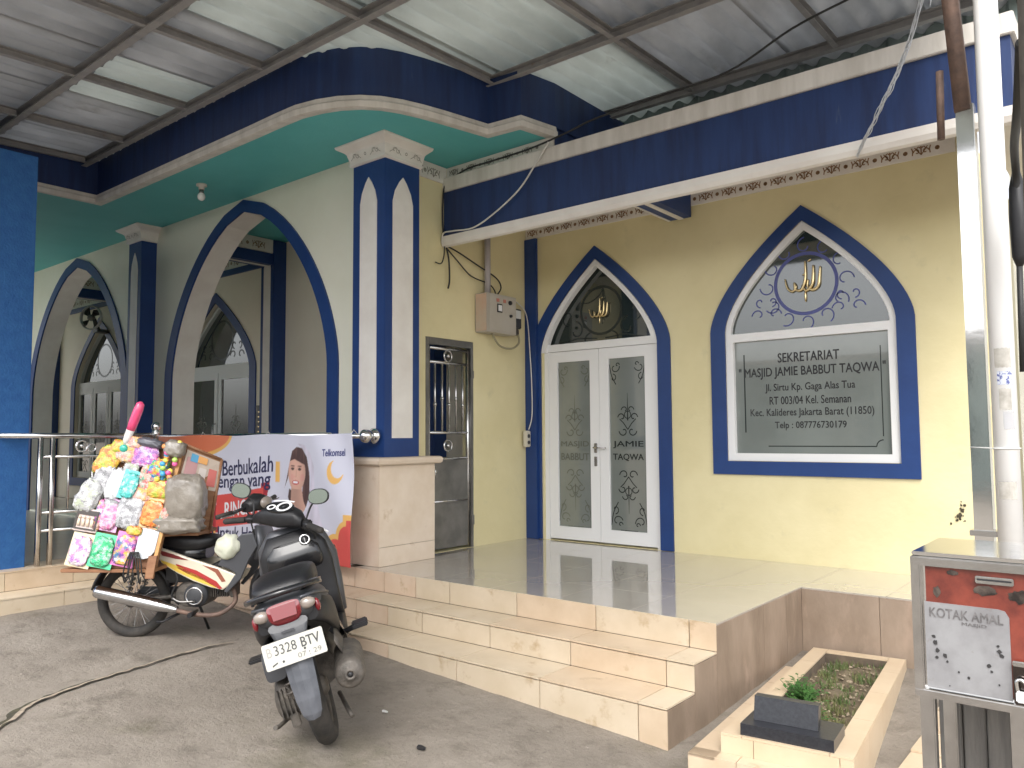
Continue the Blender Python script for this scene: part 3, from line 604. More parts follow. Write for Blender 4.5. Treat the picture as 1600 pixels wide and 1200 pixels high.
# friezes
def frieze(name, mp, u0, u1, z0, z1, orn, t=0.018, step=0.235, parent=mosq, base=white):
    f = MB().plate([[(u0, z0), (u1, z0), (u1, z1), (u0, z1)]], t, mp).build(name, base, parent)
    mb = MB(); h = (z1-z0)*0.5; zc = z0+(z1-z0)*0.45; u = u0+0.10; k = 0; o = t+0.002
    while u < u1-0.08:
        if k % 2 == 0:
            q = h*1.15
            for sx in (-1, 1):
                mb.ribbon(spiral(u+sx*0.42*q, zc-0.10*q, 0.34*q, 0.07*q, PI/2-sx*PI/2, PI/2-sx*PI/2+sx*5.6), 0.009, mp, o); mb.ribbon(spiral(u+sx*0.20*q, zc+0.28*q, 0.26*q, 0.06*q, -PI/2, -PI/2+sx*5.0), 0.008, mp, o)
                mb.ribbon([(u+sx*0.86*q, zc-0.40*q), (u+sx*0.80*q, zc+0.05*q), (u+sx*0.92*q, zc+0.42*q)], 0.009, mp, o)
                mb.ribbon([(u, zc-0.45*q), (u+sx*0.3*q, zc-0.05*q), (u+sx*0.62*q, zc+0.42*q)], 0.008, mp, o)
            mb.ribbon([(u, zc-0.48*q), (u, zc+0.5*q)], 0.010, mp, o)
        else:
            mb.ribbon(spiral(u, zc, 0.20*h, 0.20*h, 0, 2*PI, 8), 0.010, mp, o); mb.ribbon([(u-0.25*h, zc), (u+0.25*h, zc)], 0.008, mp, o); mb.ribbon([(u, zc-0.25*h), (u, zc+0.25*h)], 0.008, mp, o)
        u += step*0.5 if k % 2 else step*0.5; k += 1
    g = mb.build('ornament', orn, f, kind='stuff'); return f
frieze('frieze', X_(W2), W1+0.002, -1.12, 3.912, 4.045, brown_orn)
frieze('frieze', Y_(W1), 5.10, 5.62, 4.23, 4.395, grey_orn)
frieze('frieze', X_(5.64), W1+0.02, -4.10, 4.285, 4.395, grey_orn)
frieze('frieze', X_(WI), -17, -9.55, 4.21, 4.395, brown_orn, step=0.34)
MB().box(-17, -9.55, WI-0.03, WI-0.001, 4.12, 4.208).build('frieze_band', blue, mosq)
# cross beams inside the arcade
for xc in (-9.38, -13.9):
    MB().box(xc-0.12, xc+0.12, 5.141, 6.15, 4.05, 4.20).build('cross_beam', blue, mosq)
    MB().box(xc-0.10, xc+0.10, 5.141, 6.15, 4.201, 4.398).build('cross_beam', white, mosq)
    frieze('frieze', Y_(xc+0.101), 5.145, 6.15, 4.21, 4.39, brown_orn, step=0.34)
    MB().box(xc-0.03, xc+0.03, 5.145, 6.149, 4.042, 4.049).build('stripe', white, mosq)

# pillars: shaft > panels, capital, pedestal
def pillar(x0, x1, y0, y1, ztop, zb=1.50, stripe_r=True, cap=True, ped=True, y_ped=None):
    sh = MB().box(x0, x1, y0, y1, ZP if zb < 1 else zb-0.02, ztop, bev=0.004).build('pillar', blue, mosq)
    w = (x1-x0); zt = ztop-0.14; zp0 = (zb+0.17) if zb > 1 else 0.9
    def panel(c, half, mp, nm='panel'):
        lp = [(c-half, zp0), (c-half, zt-0.24), (c-half*0.78, zt-0.14), (c-half*0.35, zt-0.05), (c, zt), (c+half*0.35, zt-0.05), (c+half*0.78, zt-0.14), (c+half, zt-0.24), (c+half, zp0)]
        MB().plate([lp], 0.006, mp).build(nm, white, sh)
    panel((x0+x1)/2, w*0.26, X_(y0))
    if stripe_r: panel((y0+y1)/2, (y1-y0)*0.29, Y_(x1))
    if cap:
        mb = MB(); z0 = ztop-0.005
        rings = [(0.012, z0), (0.03, z0+0.01), (0.03, z0+0.03), (0.02, z0+0.035), (0.045, z0+0.12), (0.06, z0+0.135), (0.115, z0+0.165), (0.125, z0+0.18), (0.125, z0+0.19)]
        vs = []; fs = []
        for o, z in rings: vs += [(x0-o, y0-o, z), (x1+o, y0-o, z), (x1+o, y1+o*0.5, z), (x0-o, y1+o*0.5, z)]
        for i in range(len(rings)-1):
            for j in range(4): fs.append((i*4+j, i*4+(j+1)%4, i*4+4+(j+1)%4, i*4+4+j))
        fs += [(3, 2, 1, 0), tuple(len(vs)-4+j for j in range(4))]
        mb.add(vs, fs); cp = mb.build('capital', white, sh)
        mb = MB()
        for mpf, c, half in ((lambda u, v, w_: (u, y0-0.034-(v-z0-0.035)*0.28-w_, v), (x0+x1)/2, w/2), (lambda u, v, w_: (x1+0.034+(v-z0-0.035)*0.28+w_, u, v), (y0+y1)/2, (y1-y0)/2)):
            if half < 0.14: continue
            for q in (-0.6, 0.6):
                mb.ribbon(spiral(c+q*half-0.02, z0+0.078, 0.026, 0.006, 0, 5.4), 0.005, mpf, 0.003); mb.ribbon(spiral(c+q*half+0.03, z0+0.078, 0.024, 0.006, PI, PI+5.4), 0.005, mpf, 0.003)
                mb.ribbon([(c+q*half-0.07, z0+0.05), (c+q*half, z0+0.10), (c+q*half+0.07, z0+0.05)], 0.005, mpf, 0.003)
            mb.ribbon(spiral(c, z0+0.075, 0.012, 0.012, 0, 2*PI, 8), 0.006, mpf, 0.003)
        if mb.v: mb.build('ornament', grey_orn, sh)
    return sh
p1 = pillar(-5.728, -5.281, 4.66, 5.09, 4.215)
# marble pedestal of the corner pillar: core, slabs, moulded cap
core = MB().box(-5.80, -5.275, 4.604, 5.27, ZP, 1.425).build('pedestal', grout, mosq)
def slab(*a): MB().box(*a, bev=0.003).build('slab', marble, core)
slab(-5.262-0.001, -5.262-0.012, 4.593, 5.275, 0.722, 1.428) if False else None
for z0, z1 in ((ZP+0.001, 0.715), (0.718, 1.428)):
    MB().box(-5.274, -5.262, 4.592, 5.275, z0, z1, bev=0.002).build('slab', marble, core)
MB().box(-5.62, -5.276, 4.590, 4.603, ZP+0.001, 1.428, bev=0.002).build('slab', marble, core); MB().box(-5.80, -5.623, 4.590, 4.603, ZP+0.001, 1.428, bev=0.002).build('slab', marble, core)
mb = MB(); rings = [(0.0, 1.429), (0.035, 1.432), (0.05, 1.445), (0.055, 1.47), (0.048, 1.492), (0.03, 1.50), (-0.02, 1.502)]
vs = []; fs = []
for o, z in rings: vs += [(-5.81-o, 4.59-o, z), (-5.262+o, 4.59-o, z), (-5.262+o, 5.275+o, z), (-5.81-o, 5.275+o, z)]
for i in range(len(rings)-1):
    for j in range(4): fs.append((i*4+j, i*4+(j+1)%4, i*4+4+(j+1)%4, i*4+4+j))
fs += [(3, 2, 1, 0), tuple(len(vs)-4+j for j in range(4))]
mb.add(vs, fs).build('pedestal_cap', marble, core)
pillar(-10.27, -9.925, 4.66, 4.861, 4.215, zb=0.6, stripe_r=False)
pillar(-14.75, -14.40, 4.66, 4.861, 4.215, zb=0.6, stripe_r=False)
pillar(-9.54, -9.235, 6.15, 6.351, 4.39, zb=0.6, stripe_r=False, cap=False)
sp3 = pillar(-17.25, -16.85, 6.15, 6.351, 4.39, zb=0.6, stripe_r=False, cap=False)

# turquoise ceiling with curved eave
eave = [(-9.36, 1.6), (-9.36, 3.885), (-6.2, 3.885), (-5.75, 3.88), (-5.50, 3.885), (-5.28, 3.93), (-5.10, 4.00), (-4.95, 4.10), (-4.84, 4.22), (-4.76, 4.37), (-4.70, 4.55), (-4.65, 4.75), (-4.61, 4.95), (-4.55, 5.24), (-4.20, 5.275), (-4.16, 5.50), (-4.13, 5.66), (-4.13, 6.95)]
ce = [(-18, 6.6), (-18, 1.6)]+eave[:-1]+[(-5.62, 5.66), (-5.62, 6.6)]
MB().plate([ce[::-1]], 0.06, Z_(ZC+0.001)).build('ceiling', teal, mosq)
pillar(-6.55, -6.15, 6.15, 6.351, 4.39, zb=0.6, stripe_r=False, cap=False)
mb = MB(); sweep(mb, eave[:-1], [(-0.05, ZC-0.001), (0.035, ZC-0.02), (0.062, ZC-0.018), (0.066, ZC+0.03), (0.05, ZC+0.05), (0.045, ZC+0.085), (-0.05, ZC+0.09)]); mb.build('eave_moulding', white_dirty, mosq)
mb = MB(); sweep(mb, eave, [(-0.14, ZC+0.092), (0.03, ZC+0.092), (0.03, 4.90), (-0.14, 4.90)]); mb.build('eave_fascia', blue_dirty, mosq)
# blue beam over the porch
bm_ = MB().box(W1-0.001, -0.58, 5.60, 5.78, 3.683, 4.142).box(-0.76, -0.581, 5.781, 7.4, 3.683, 4.142).build('beam', blue_dirty, mosq)
MB().box(W1+0.002, -0.555, 5.575, 5.80, 4.144, 4.284, bev=0.006).box(-0.78, -0.555, 5.801, 7.4, 4.144, 4.284).build('beam_coping', white_dirty, mosq)
mb = MB(); prof = [(0.0, 3.681), (0.045, 3.681), (0.045, 3.62), (0.03, 3.585), (0.0, 3.575), (-0.06, 3.60), (-0.20, 3.668), (-0.20, 3.681)]
sweep(mb, [(W1+0.004, 5.60), (-0.58, 5.60), (-0.58, 7.4)], prof); mb.build('beam_moulding', white, mosq)
MB().box(W1+0.001, -0.77, 5.801, W2-0.001, 4.047, 4.09).box(W1+0.001, -0.6, 5.65, 7.3, 4.286, 4.31).build('porch_ceiling', white, mosq)
# short cross beam, blue with white stripe
cb = MB().box(-3.62, -3.40, 5.782, W2-0.02, 3.80, 4.046).build('cross_beam', blue, mosq)
MB().box(-3.53, -3.475, 5.783, W2-0.021, 3.792, 3.799).box(-3.645, -3.622, 5.783, W2-0.021, 3.795, 4.04).build('stripe', white, cb)
MB().box(-4.262, -4.118, 5.67, 6.95, 4.312, 4.490).build('eave_return', blue_dirty, mosq)
# upright cladding above the porch
mb = MB(); n = 160; vs = []; 
for i in range(n+1):
    x = -4.32+i*(3.84/n); ph = (i % 12)/12; y = 6.98+(0.03 if ph < 0.42 else (-0.0))
    vs += [(x, y, 4.29), (x, y, 5.08)]
mb.add(vs, [(2*i, 2*i+2, 2*i+3, 2*i+1) for i in range(n)]).build('upright_cladding', clad, mosq)

# stainless gate in the side wall
gate = MB(); gx = W1-0.03
def rod(mb, y0, z0, y1, z1, r, x=gx, n=8): mb.tube([(x, y0, z0), (x, y1, z1)], r, n)
fr = MB(); fr.box(gx-0.03, gx+0.035, GY0+0.002, GY0+0.05, ZP+0.003, GZ-0.002, bev=0.004).box(gx-0.03, gx+0.035, GY1-0.04, GY1-0.002, ZP+0.003, GZ-0.002, bev=0.004).box(gx-0.03, gx+0.035, GY0+0.05, GY1-0.04, GZ-0.07, GZ-0.003, bev=0.004)
gt = fr.build('metal_gate', steel_dull, mosq, label='stainless steel gate with barred upper half and solid lower panel')
mb = MB(); mb.box(gx-0.012, gx+0.012, GY0+0.075, GY1-0.065, ZP+0.03, 1.45, bev=0.003).build('lower_panel', steel_dull, gt)
for z0, z1 in ((0.66, 1.02), (1.08, 1.42)):
    MB().box(gx+0.012, gx+0.018, GY0+0.13, GY1-0.12, z0, z1, bev=0.003).build('raised_panel', steel_dull, gt)
mb = MB()
for y in (GY0+0.065, GY1-0.055): rod(mb, y, ZP+0.02, y, GZ-0.09, 0.02)
for z in (2.42, 1.72, 1.46, 1.04): rod(mb, GY0+0.05, z, GY1-0.04, z, 0.016)
rod(mb, GY0+0.05, GZ-0.10, GY1-0.04, GZ-0.10, 0.016)
mb.build('rail', steel, gt)
for k in range(5):
    y = GY0+0.16+k*0.1
    b_ = MB(); rod(b_, y, 1.72, y, 2.42, 0.011); zz = 2.0+0.06*(k % 2); b_.ball((gx, y, zz), 0.02).build('bar', steel, gt)
for z in (2.49, 1.59): MB().torus((gx, (GY0+GY1)/2, z), (1, 0, 0), 0.055, 0.009, 20, 8).ball((gx, (GY0+GY1)/2, z), 0.022).build('ring', steel, gt)
for z0, z1 in ((0.78, 0.88), (2.28, 2.36)): MB().box(gx+0.02, gx+0.05, GY1-0.05, GY1-0.005, z0, z1, bev=0.004).build('hinge', steel_dull, gt)
MB().tube([(gx+0.03, GY0+0.09, 1.38), (gx+0.07, GY0+0.09, 1.38), (gx+0.07, GY0+0.09, 1.28)], 0.01, 8).ball((gx+0.05, GY0+0.10, 1.34), 0.03).build('latch', steel, gt)
# stain on the wall near the window: broken plaster hole
mb = MB()
for k in range(26):
    a = random.uniform(0, 6.28); r = abs(random.gauss(0, 0.05)); x = -1.20+r*math.cos(a)*0.6; z = 1.05+r*math.sin(a)*1.5; s = random.uniform(0.003, 0.014)
    mb.add([(x+s*random.uniform(0.6, 1.2)*math.cos(2*PI*j/6), W2-0.0012-0.0004*k, z+s*random.uniform(0.6, 1.4)*math.sin(2*PI*j/6)) for j in range(6)], [tuple(range(6))])
mb.build('dark_chips', mat('dark_stain', (0.06, 0.05, 0.03), 0.9), mosq, kind='stuff', recalc=False)

# ---------------------------------------------------------------- things on the mosque walls
t = thing('ceiling_lamp', (-7.795, 4.285, ZC), 'bare white bulb in a holder on the turquoise ceiling', 'lamp')
MB().lathe([(0, 0), (0.055, 0), (0.055, -0.02), (0.03, -0.025), (0.03, -0.06), (0.0, -0.06)], (-7.795, 4.285, ZC), (0, 0, 1), 16).build('holder', white_dirty, t)
MB().lathe([(0, -0.058), (0.024, -0.06), (0.024, -0.085), (0.03, -0.10), (0, -0.10)], (-7.795, 4.285, ZC), (0, 0, 1), 16).build('socket', steel_dull, t)
MB().ball((-7.795, 4.285, ZC-0.135), 0.042, sc3=(1, 1, 1.1)).build('bulb', mat('unlit_bulb', (0.8, 0.8, 0.78), 0.15, coat=0.8), t)

t = thing('meter_box', (W1, 6.30, 2.78), 'beige metal electricity box with dial on the yellow side wall', 'meter box')
MB().box(W1+0.001, W1+0.17, 6.065, 6.545, 2.765, 3.175, bev=0.006).build('case', boxgrey, t)
MB().box(W1+0.02, W1+0.165, 6.055, 6.064, 2.775, 3.165, bev=0.002).build('side_panel', boxrust, t)
MB().box(W1+0.171, W1+0.182, 6.085, 6.525, 2.785, 3.155, bev=0.003).build('door', boxgrey, t)
MB().box(W1+0.183, W1+0.19, 6.21, 6.29, 2.98, 3.07, bev=0.002).build('dial_frame', blk, t)
MB().box(W1+0.191, W1+0.194, 6.222, 6.278, 2.993, 3.057).build('dial', alu, t)
MB().lathe([(0, 0), (0.025, 0), (0.02, 0.02), (0, 0.02)], (W1+0.183, 6.42, 3.10), (1, 0, 0), 12).lathe([(0, 0), (0.018, 0), (0.014, 0.02), (0, 0.02)], (W1+0.183, 6.43, 2.96), (1, 0, 0), 12).build('knob', blackp, t)
mb = MB(); 
for y in (6.20, 6.31): mb.box(W1+0.183, W1+0.186, y, y+0.045, 3.09, 3.125)
mb.build('sticker', mat('faded_red_sticker', (0.5, 0.2, 0.15), 0.6), t)
t = thing('breaker_box', (W1, 6.65, 2.9), 'small dark rimmed breaker box beside the beige electricity box', 'breaker box')
MB().box(W1+0.001, W1+0.09, 6.58, 6.74, 2.86, 3.08, bev=0.01).build('case', greyp, t)
MB().box(W1+0.091, W1+0.098, 6.60, 6.72, 2.97, 3.06, bev=0.004).build('window', alu_grey, t)
MB().box(W1+0.02, W1+0.08, 6.60, 6.71, 2.79, 2.858, bev=0.01).build('gland_plate', cast, t)
t = MB().tube([(W1+0.06, 6.20, 3.178), (W1+0.06, 6.20, 4.04)], 0.033, 12).build('conduit_pipe', mat('lilac_grey_pipe', (0.40, 0.37, 0.37), 0.5)); setp(t, 'grey conduit pipe rising from the beige electricity box', 'pipe')
def cable(pts, r, m_, label, n=7, name='cable', cat='cable', group=None):
    o = MB().tube(smoothp(pts, n), r, 6).build(name, m_); return setp(o, label, cat, group)
kx, ky, kz = W1+0.03, 5.60, 3.60
cable([(kx, ky-0.02, kz), (W1+0.06, 5.75, 3.55), (W1+0.05, 6.05, 3.47), (W1+0.05, 6.35, 3.38), (W1+0.06, 6.42, 3.28), (W1+0.06, 6.33, 3.17)], 0.008, cable_b, 'upper black cable looping from the beam corner to the electricity box')
cable([(kx, ky, kz-0.02), (W1+0.06, 5.72, 3.47), (W1+0.05, 5.95, 3.34), (W1+0.05, 6.22, 3.30), (W1+0.06, 6.31, 3.24), (W1+0.06, 6.33, 3.17)], 0.007, cable_b, 'lower black cable sagging from the beam corner to the electricity box')
cable([(kx, ky, kz), (W1+0.05, 5.62, 3.45), (W1+0.05, 5.63, 3.25), (W1+0.05, 5.61, 3.16)], 0.009, cable_b, 'black cable end hanging straight down from the beam corner')
cable([(kx, ky-0.02, kz), (W1+0.04, 5.56, 3.48), (W1+0.04, 5.52, 3.40), (W1+0.04, 5.44, 3.40)], 0.006, cable_b, 'short black cable curling left below the beam corner')
cable([(W1+0.1, 6.66, 2.79), (W1+0.1, 6.67, 2.70), (W1+0.1, 6.55, 2.63), (W1+0.1, 6.35, 2.64), (W1+0.1, 6.22, 2.76)], 0.012, mat('olive_cable', (0.30, 0.27, 0.17), 0.6), 'grey green cable looping under the two electricity boxes')
cable([(W1+0.12, 6.45, 3.178), (W1+0.08, 6.7, 3.14), (W1+0.05, 6.88, 3.02), (W1+0.10, 6.87, 2.6), (W1+0.13, 6.86, 2.2), (W1+0.12, 6.87, 1.9), (W1+0.08, 6.86, 1.75)], 0.006, cable_w, 'thin white cable hanging beside the blue pilaster down to a socket')
t = thing('socket_strip', (W1+0.07, 6.86, 1.64), 'small white socket hanging on a cable by the blue pilaster', 'socket')
MB().box(W1+0.03, W1+0.08, 6.82, 6.90, 1.56, 1.74, bev=0.008).build('body', mat('ivory_plastic', (0.62, 0.58, 0.48), 0.5), t)
for z in (1.61, 1.68): MB().lathe([(0, 0), (0.022, 0), (0.022, 0.004), (0, 0.004)], (W1+0.0805, 6.86, z), (1, 0, 0), 12).build('outlet', greyp, t)
cable([(W1+0.02, 5.66, 4.285), (-5.1, 5.56, 4.30), (-4.75, 5.56, 4.305), (-4.3, 5.55, 4.31), (-3.9, 5.56, 4.36), (-3.6, 5.55, 4.40), (-3.0, 5.55, 4.42), (-2.4, 5.56, 4.45), (-1.9, 5.56, 4.62), (-1.5, 5.6, 4.72)], 0.009, cable_b, 'black cable lying along the white top of the blue beam')
cable([(W1+0.03, 5.60, 4.26), (W1+0.03, 5.56, 4.1), (W1+0.02, 5.565, 3.8), (W1+0.03, 5.58, 3.6)], 0.008, cable_b, 'black cable running down the left end of the blue beam')
cable([(-4.1, 5.55, 4.32), (-4.25, 5.55, 4.15), (-4.45, 5.55, 3.95), (-4.75, 5.54, 3.78), (-5.0, 5.53, 3.69), (-5.25, 5.52, 3.70), (-5.4, 5.53, 3.70), (-5.44, 5.56, 3.60)], 0.008, cable_w, 'white cable drooping across the blue beam to its left end')
t = thing('wall_fan', (-15.28, 6.2, 4.03), 'round grey wall fan above the inner window of the small arch', 'fan')
MB().torus((-14.75, 6.05, 3.86), (0.5, -1, 0), 0.21, 0.014, 28, 8, sq=2.5).build('guard', alu_grey, t)
MB().lathe([(0, -0.06), (0.05, -0.05), (0.06, 0), (0.05, 0.04), (0, 0.05)], (-14.75, 6.05, 3.86), (0.5, -1, 0), 16).build('hub', steel_dull, t)
mb = MB(); ax = Vector((0.5, -1, 0)).normalized(); u = ax.orthogonal().normalized(); w = ax.cross(u)
for k in range(4):
    a = k*PI/2; pts = [(0.05, -0.2), (0.2, -0.45), (0.22, 0.0), (0.15, 0.4), (0.05, 0.3)]
    vs = [Vector((-14.75, 6.05, 3.86))+(u*math.cos(a+d)+w*math.sin(a+d))*r+ax*(0.02 if i > 2 else -0.02) for i, (r, d) in enumerate(pts)]; mb.add(vs+[v+ax*0.004 for v in vs], [tuple(range(5)), tuple(range(9, 4, -1))])
mb.build('blades', greyp, t)
MB().box(-14.85, -14.65, 6.12, 6.34, 3.60, 3.66, bev=0.01).tube([(-14.75, 6.1, 3.85), (-14.75, 6.2, 3.62)], 0.03, 10).build('bracket', greyp, t)
t = thing('notice_board', (-9.72, WI, 1.9), 'dark framed notice on the inner wall beside the blue inner pillar', 'notice')
MB().box(-9.88, -9.56, WI-0.03, WI-0.002, 1.62, 2.14, bev=0.004).build('board', mat('dark_brown_board', (0.035, 0.028, 0.022), 0.35), t)
mb = MB()
for k in range(6): mb.box(-9.83, -9.61-0.04*(k % 3), WI-0.032, WI-0.0305, 2.04-0.07*k, 2.055-0.07*k)
mb.build('gold_lines', gold, t)

# ---------------------------------------------------------------- blue side wall at the left
t = MB().box(-12.5, -7.80, 1.0, 2.70, -0.2, 4.26, bev=0.004).build('blue_wall', blue_side); setp(t, 'tall plain blue rendered wall at the left edge', 'wall')
# low concrete footing beside it
t = MB().plate([[(-7.80, 1.1), (-7.66, 1.1), (-7.66, 2.75), (-7.80, 2.75)]], 0.08, Z_(0.30)).build('concrete_footing', mat('mossy_cement', (0.22, 0.20, 0.16), 0.9, c2=(0.12, 0.11, 0.08), scale=12, bump=0.6)); setp(t, 'mossy concrete footing under the blue wall', 'footing')

# ---------------------------------------------------------------- corrugated canopy
can = thing('canopy_roof', (-4.0, 3.5, 4.9), 'grey steel framed canopy with corrugated roofing sheets', 'canopy')
def rz(y): return 4.90+(y-3.8)*0.03     # underside of the sheets
XB = [-17.0, -15.7, -14.4, -13.1, -11.8, -10.5, -9.2, -8.28, -6.98, -5.72, -4.46, -3.2, -1.9, -0.75]
YB = [0.3, 1.45, 2.70, 3.70, 5.22, 6.62]
def ibeam(p, q, w, h, zt=0.0):
    """C section purlin along p-q"""
    p, q = Vector(p), Vector(q); d = (q-p).normalized(); s = d.cross(Vector((0, 0, 1))).normalized(); up = s.cross(d)
    prof = [(-w/2, 0), (w/2, 0), (w/2, 0.006), (-w/2+0.006, 0.006), (-w/2+0.006, h-0.006), (w/2, h-0.006), (w/2, h), (-w/2, h)]
    mb = MB(); vs = [pt+s*a+up*(b-h) for pt in (p, q) for a, b in prof]; k = len(prof)
    return mb.add(vs, [(j, (j+1) % k, k+(j+1) % k, k+j) for j in range(k)]+[tuple(range(k)), tuple(range(k, 2*k))])
for y in YB: ibeam((-17, y, rz(y)-0.024), (-0.72, y, rz(y)-0.024), 0.06, 0.085).build('purlin', purl, can)
for x in XB:
    for a, b in zip(YB[:-1], YB[1:]):
        if -10 < x < -4.4 and a > 3 and not (x > -4.5): continue
        if x < -4.5 and a > 3.5: continue
        ibeam((x, a+0.034, rz(a)-0.034), (x, b-0.034, rz(b)-0.034), 0.045, 0.07).build('rafter', purl, can)
def sheet(x0, x1, y0, y1, m_, dz=0.0):
    pitch = 0.177; n = int((x1-x0)/pitch*8); vs = []
    for i in range(n+1):
        x = x0+(x1-x0)*i/n; z = 0.024*math.cos(2*PI*x/pitch)
        vs += [(x, y0, rz(y0)+z+dz), (x, y1, rz(y1)+z+dz)]
    o = MB().add(vs, [(2*i, 2*i+2, 2*i+3, 2*i+1) for i in range(n)], 0, True).build('roofing_sheet', m_, can, recalc=False)
    sm = o.modifiers.new('thickness', 'SOLIDIFY'); sm.thickness = 0.006; sm.offset = 1
yy = [0.15, 1.55, 2.76, 3.76, 5.28, 7.0]; W6 = 0.177*6
k = 0; x = -17.2; col_i = 0
while x < -0.8:
    for j in range(5):
        a, b = yy[j], yy[j+1]+0.07
        if x < -6.2 and j >= 3: b = min(b, 4.6)
        if x < -6.2 and j == 4: continue
        pale = (noise.noise(Vector((x*0.9, j*2.3, 0.4))) > 0.0) if x < -3.6 else (j <= 2 and random.random() < 0.35)
        sheet(x, min(x+W6+0.03, -0.62), a, b, fglass if pale else fcement, 0.008*((j+col_i) % 2)+0.004*(col_i % 2))
    x += W6; col_i += 1
# posts and brace of the canopy on the right
t = thing('steel_column', (-0.735, 4.92, 0), 'polished square steel column left of the white pipe', 'column')
MB().box(-0.78, -0.69, 4.875, 4.965, 0.0, 3.50, bev=0.003).build('shaft', mirror, t)
MB().box(-0.85, -0.62, 4.80, 5.04, 0.0, 0.03, bev=0.003).build('foot_plate', steel_dull, t)
MB().box(-0.80, -0.67, 4.86, 4.98, 1.13, 1.16, bev=0.003).build('collar', steel, t)
rusty = mat('rusty_steel', (0.20, 0.13, 0.10), 0.7, 0.3, c2=(0.13, 0.09, 0.075), scale=12, bump=0.3)
brm = MB(); p, q = Vector((-0.83, 4.9, 4.93)), Vector((-0.745, 4.9, 3.47)); brm.tube([p, q], 0.055, 4).build('brace', rusty, can, label='rusty steel strut leading down to the polished column')
MB().tube([(-0.86, 4.94, 3.75), (-0.87, 4.96, 3.36)], 0.022, 6).build('brace', rusty, can)
# plastic rope hanging from the canopy
mb = MB(); base = smoothp([(-0.80, 5.2, 4.80), (-0.93, 5.2, 4.52), (-1.08, 5.25, 4.10), (-1.22, 5.3, 3.85), (-1.36, 5.4, 3.68), (-1.47, 5.5, 3.56)], 7)
for k in range(7):
    pts = [p+Vector((math.sin(i*0.7+k*1.7)*0.013*(1-abs(i/len(base)-0.55)), 0.01*math.cos(i*0.9+k), math.cos(i*0.8+k*2.1)*0.012)) for i, p in enumerate(base)]
    mb.tube(pts, 0.0035, 4)
for k in range(7):
    a = random.uniform(0, 6.28); mb.tube(smoothp([(-0.82, 5.2, 4.78), (-0.86+0.08*math.cos(a), 5.2, 4.80+0.05*math.sin(a)), (-0.9+0.12*math.cos(a+1), 5.2, 4.82+0.04*math.sin(a+1))], 4), 0.003, 4)
mb.tube(smoothp([(-0.93, 5.2, 4.52), (-0.93, 5.2, 4.38), (-0.94, 5.2, 4.28)], 4), 0.004, 4)
t = mb.build('plastic_rope', mat('white_raffia', (0.62, 0.64, 0.66), 0.4, trans=0.2)); setp(t, 'frayed white plastic rope hanging diagonally in front of the blue beam', 'rope')

# ---------------------------------------------------------------- right edge: pipe, pole, neighbour
t = thing('white_pipe', (-0.603, 4.8, 0), 'thick white painted pipe standing at the right edge', 'pipe')
MB().tube([(-0.603, 4.8, -0.05), (-0.603, 4.8, 6.5)], 0.058, 28).build('shaft', pvc, t)
def sticker(z0, z1, a0, a1, m_):
    mb = MB(); vs = []; n = 8
    for i in range(n+1):
        a = math.radians(a0+(a1-a0)*i/n); j = 0.006*math.sin(i*3.1)
        vs += [(-0.603+0.0592*math.sin(a), 4.8-0.0592*math.cos(a), z0+j), (-0.603+0.0592*math.sin(a), 4.8-0.0592*math.cos(a), z1-j)]
    return mb.add(vs, [(2*i, 2*i+2, 2*i+3, 2*i+1) for i in range(n)]).build('sticker', m_, t, recalc=False)
blp = mat('blue_white_label', (0.55, 0.58, 0.66), 0.6, c2=(0.10, 0.12, 0.30), scale=60, lo=0.5, hi=0.56)
sticker(2.02, 2.12, -30, 45, paper); sticker(1.93, 2.00, -20, 48, blp); sticker(1.80, 1.91, -15, 40, paper); sticker(1.70, 1.79, 0, 50, mat('grey_paper', (0.42, 0.42, 0.43), 0.7)); sticker(1.34, 1.43, -38, 45, paper)
MB().torus((-0.603, 4.8, 1.60), (0, 0, 1), 0.061, 0.004, 24, 6).tube([(-0.66, 4.8, 1.60), (-0.78, 4.86, 1.605)], 0.003, 5).build('tie_wire', alu_grey, t)
t = thing('concrete_pole', (-0.24, 3.1, 0), 'rough grey concrete pole with painted blue lower part at the right edge', 'pole')
mb = MB().tube([(-0.232, 3.1, 1.75), (-0.16, 3.1, 6.5)], 0.085, 20).build('upper_shaft', concrete, t)
mb = MB().tube([(-0.245, 3.1, -0.05), (-0.232, 3.1, 1.75)], 0.087, 20).build('lower_shaft', mat('worn_blue_paint', (0.05, 0.13, 0.22), 0.7, c2=(0.09, 0.16, 0.22), scale=8), t)
t = thing('cable_bundle', (-0.50, 4.9, 3.0), 'tangled black cables and joint hanging between white pipe and concrete pole', 'cables')
MB().tube(smoothp([(-0.30, 3.2, 3.05), (-0.36, 3.6, 2.95), (-0.44, 4.2, 3.0), (-0.47, 4.5, 2.95), (-0.475, 4.55, 2.7)], 6), 0.018, 8).build('thick_cable', cable_b, t)
MB().tube([(-0.475, 4.55, 3.0), (-0.475, 4.55, 2.9), (-0.47, 4.55, 2.75), (-0.475, 4.55, 2.55), (-0.48, 4.55, 2.5)], [0.012, 0.035, 0.045, 0.035, 0.014], 10).build('cable_joint', blackp, t)
MB().tube([(-0.48, 4.55, 2.5), (-0.485, 4.56, 2.25), (-0.49, 4.57, 1.98)], 0.014, 8).build('cable_tail', cable_b, t)
MB().tube(smoothp([(-0.44, 4.55, 4.6), (-0.41, 4.5, 4.1), (-0.43, 4.4, 3.9), (-0.35, 4.1, 3.75), (-0.3, 3.5, 3.65)], 6), 0.010, 6).tube(smoothp([(-0.33, 3.6, 3.9), (-0.38, 4.0, 3.62), (-0.34, 3.8, 3.45), (-0.30, 3.3, 3.40)], 6), 0.008, 6).build('thin_cable', cable_b, t)
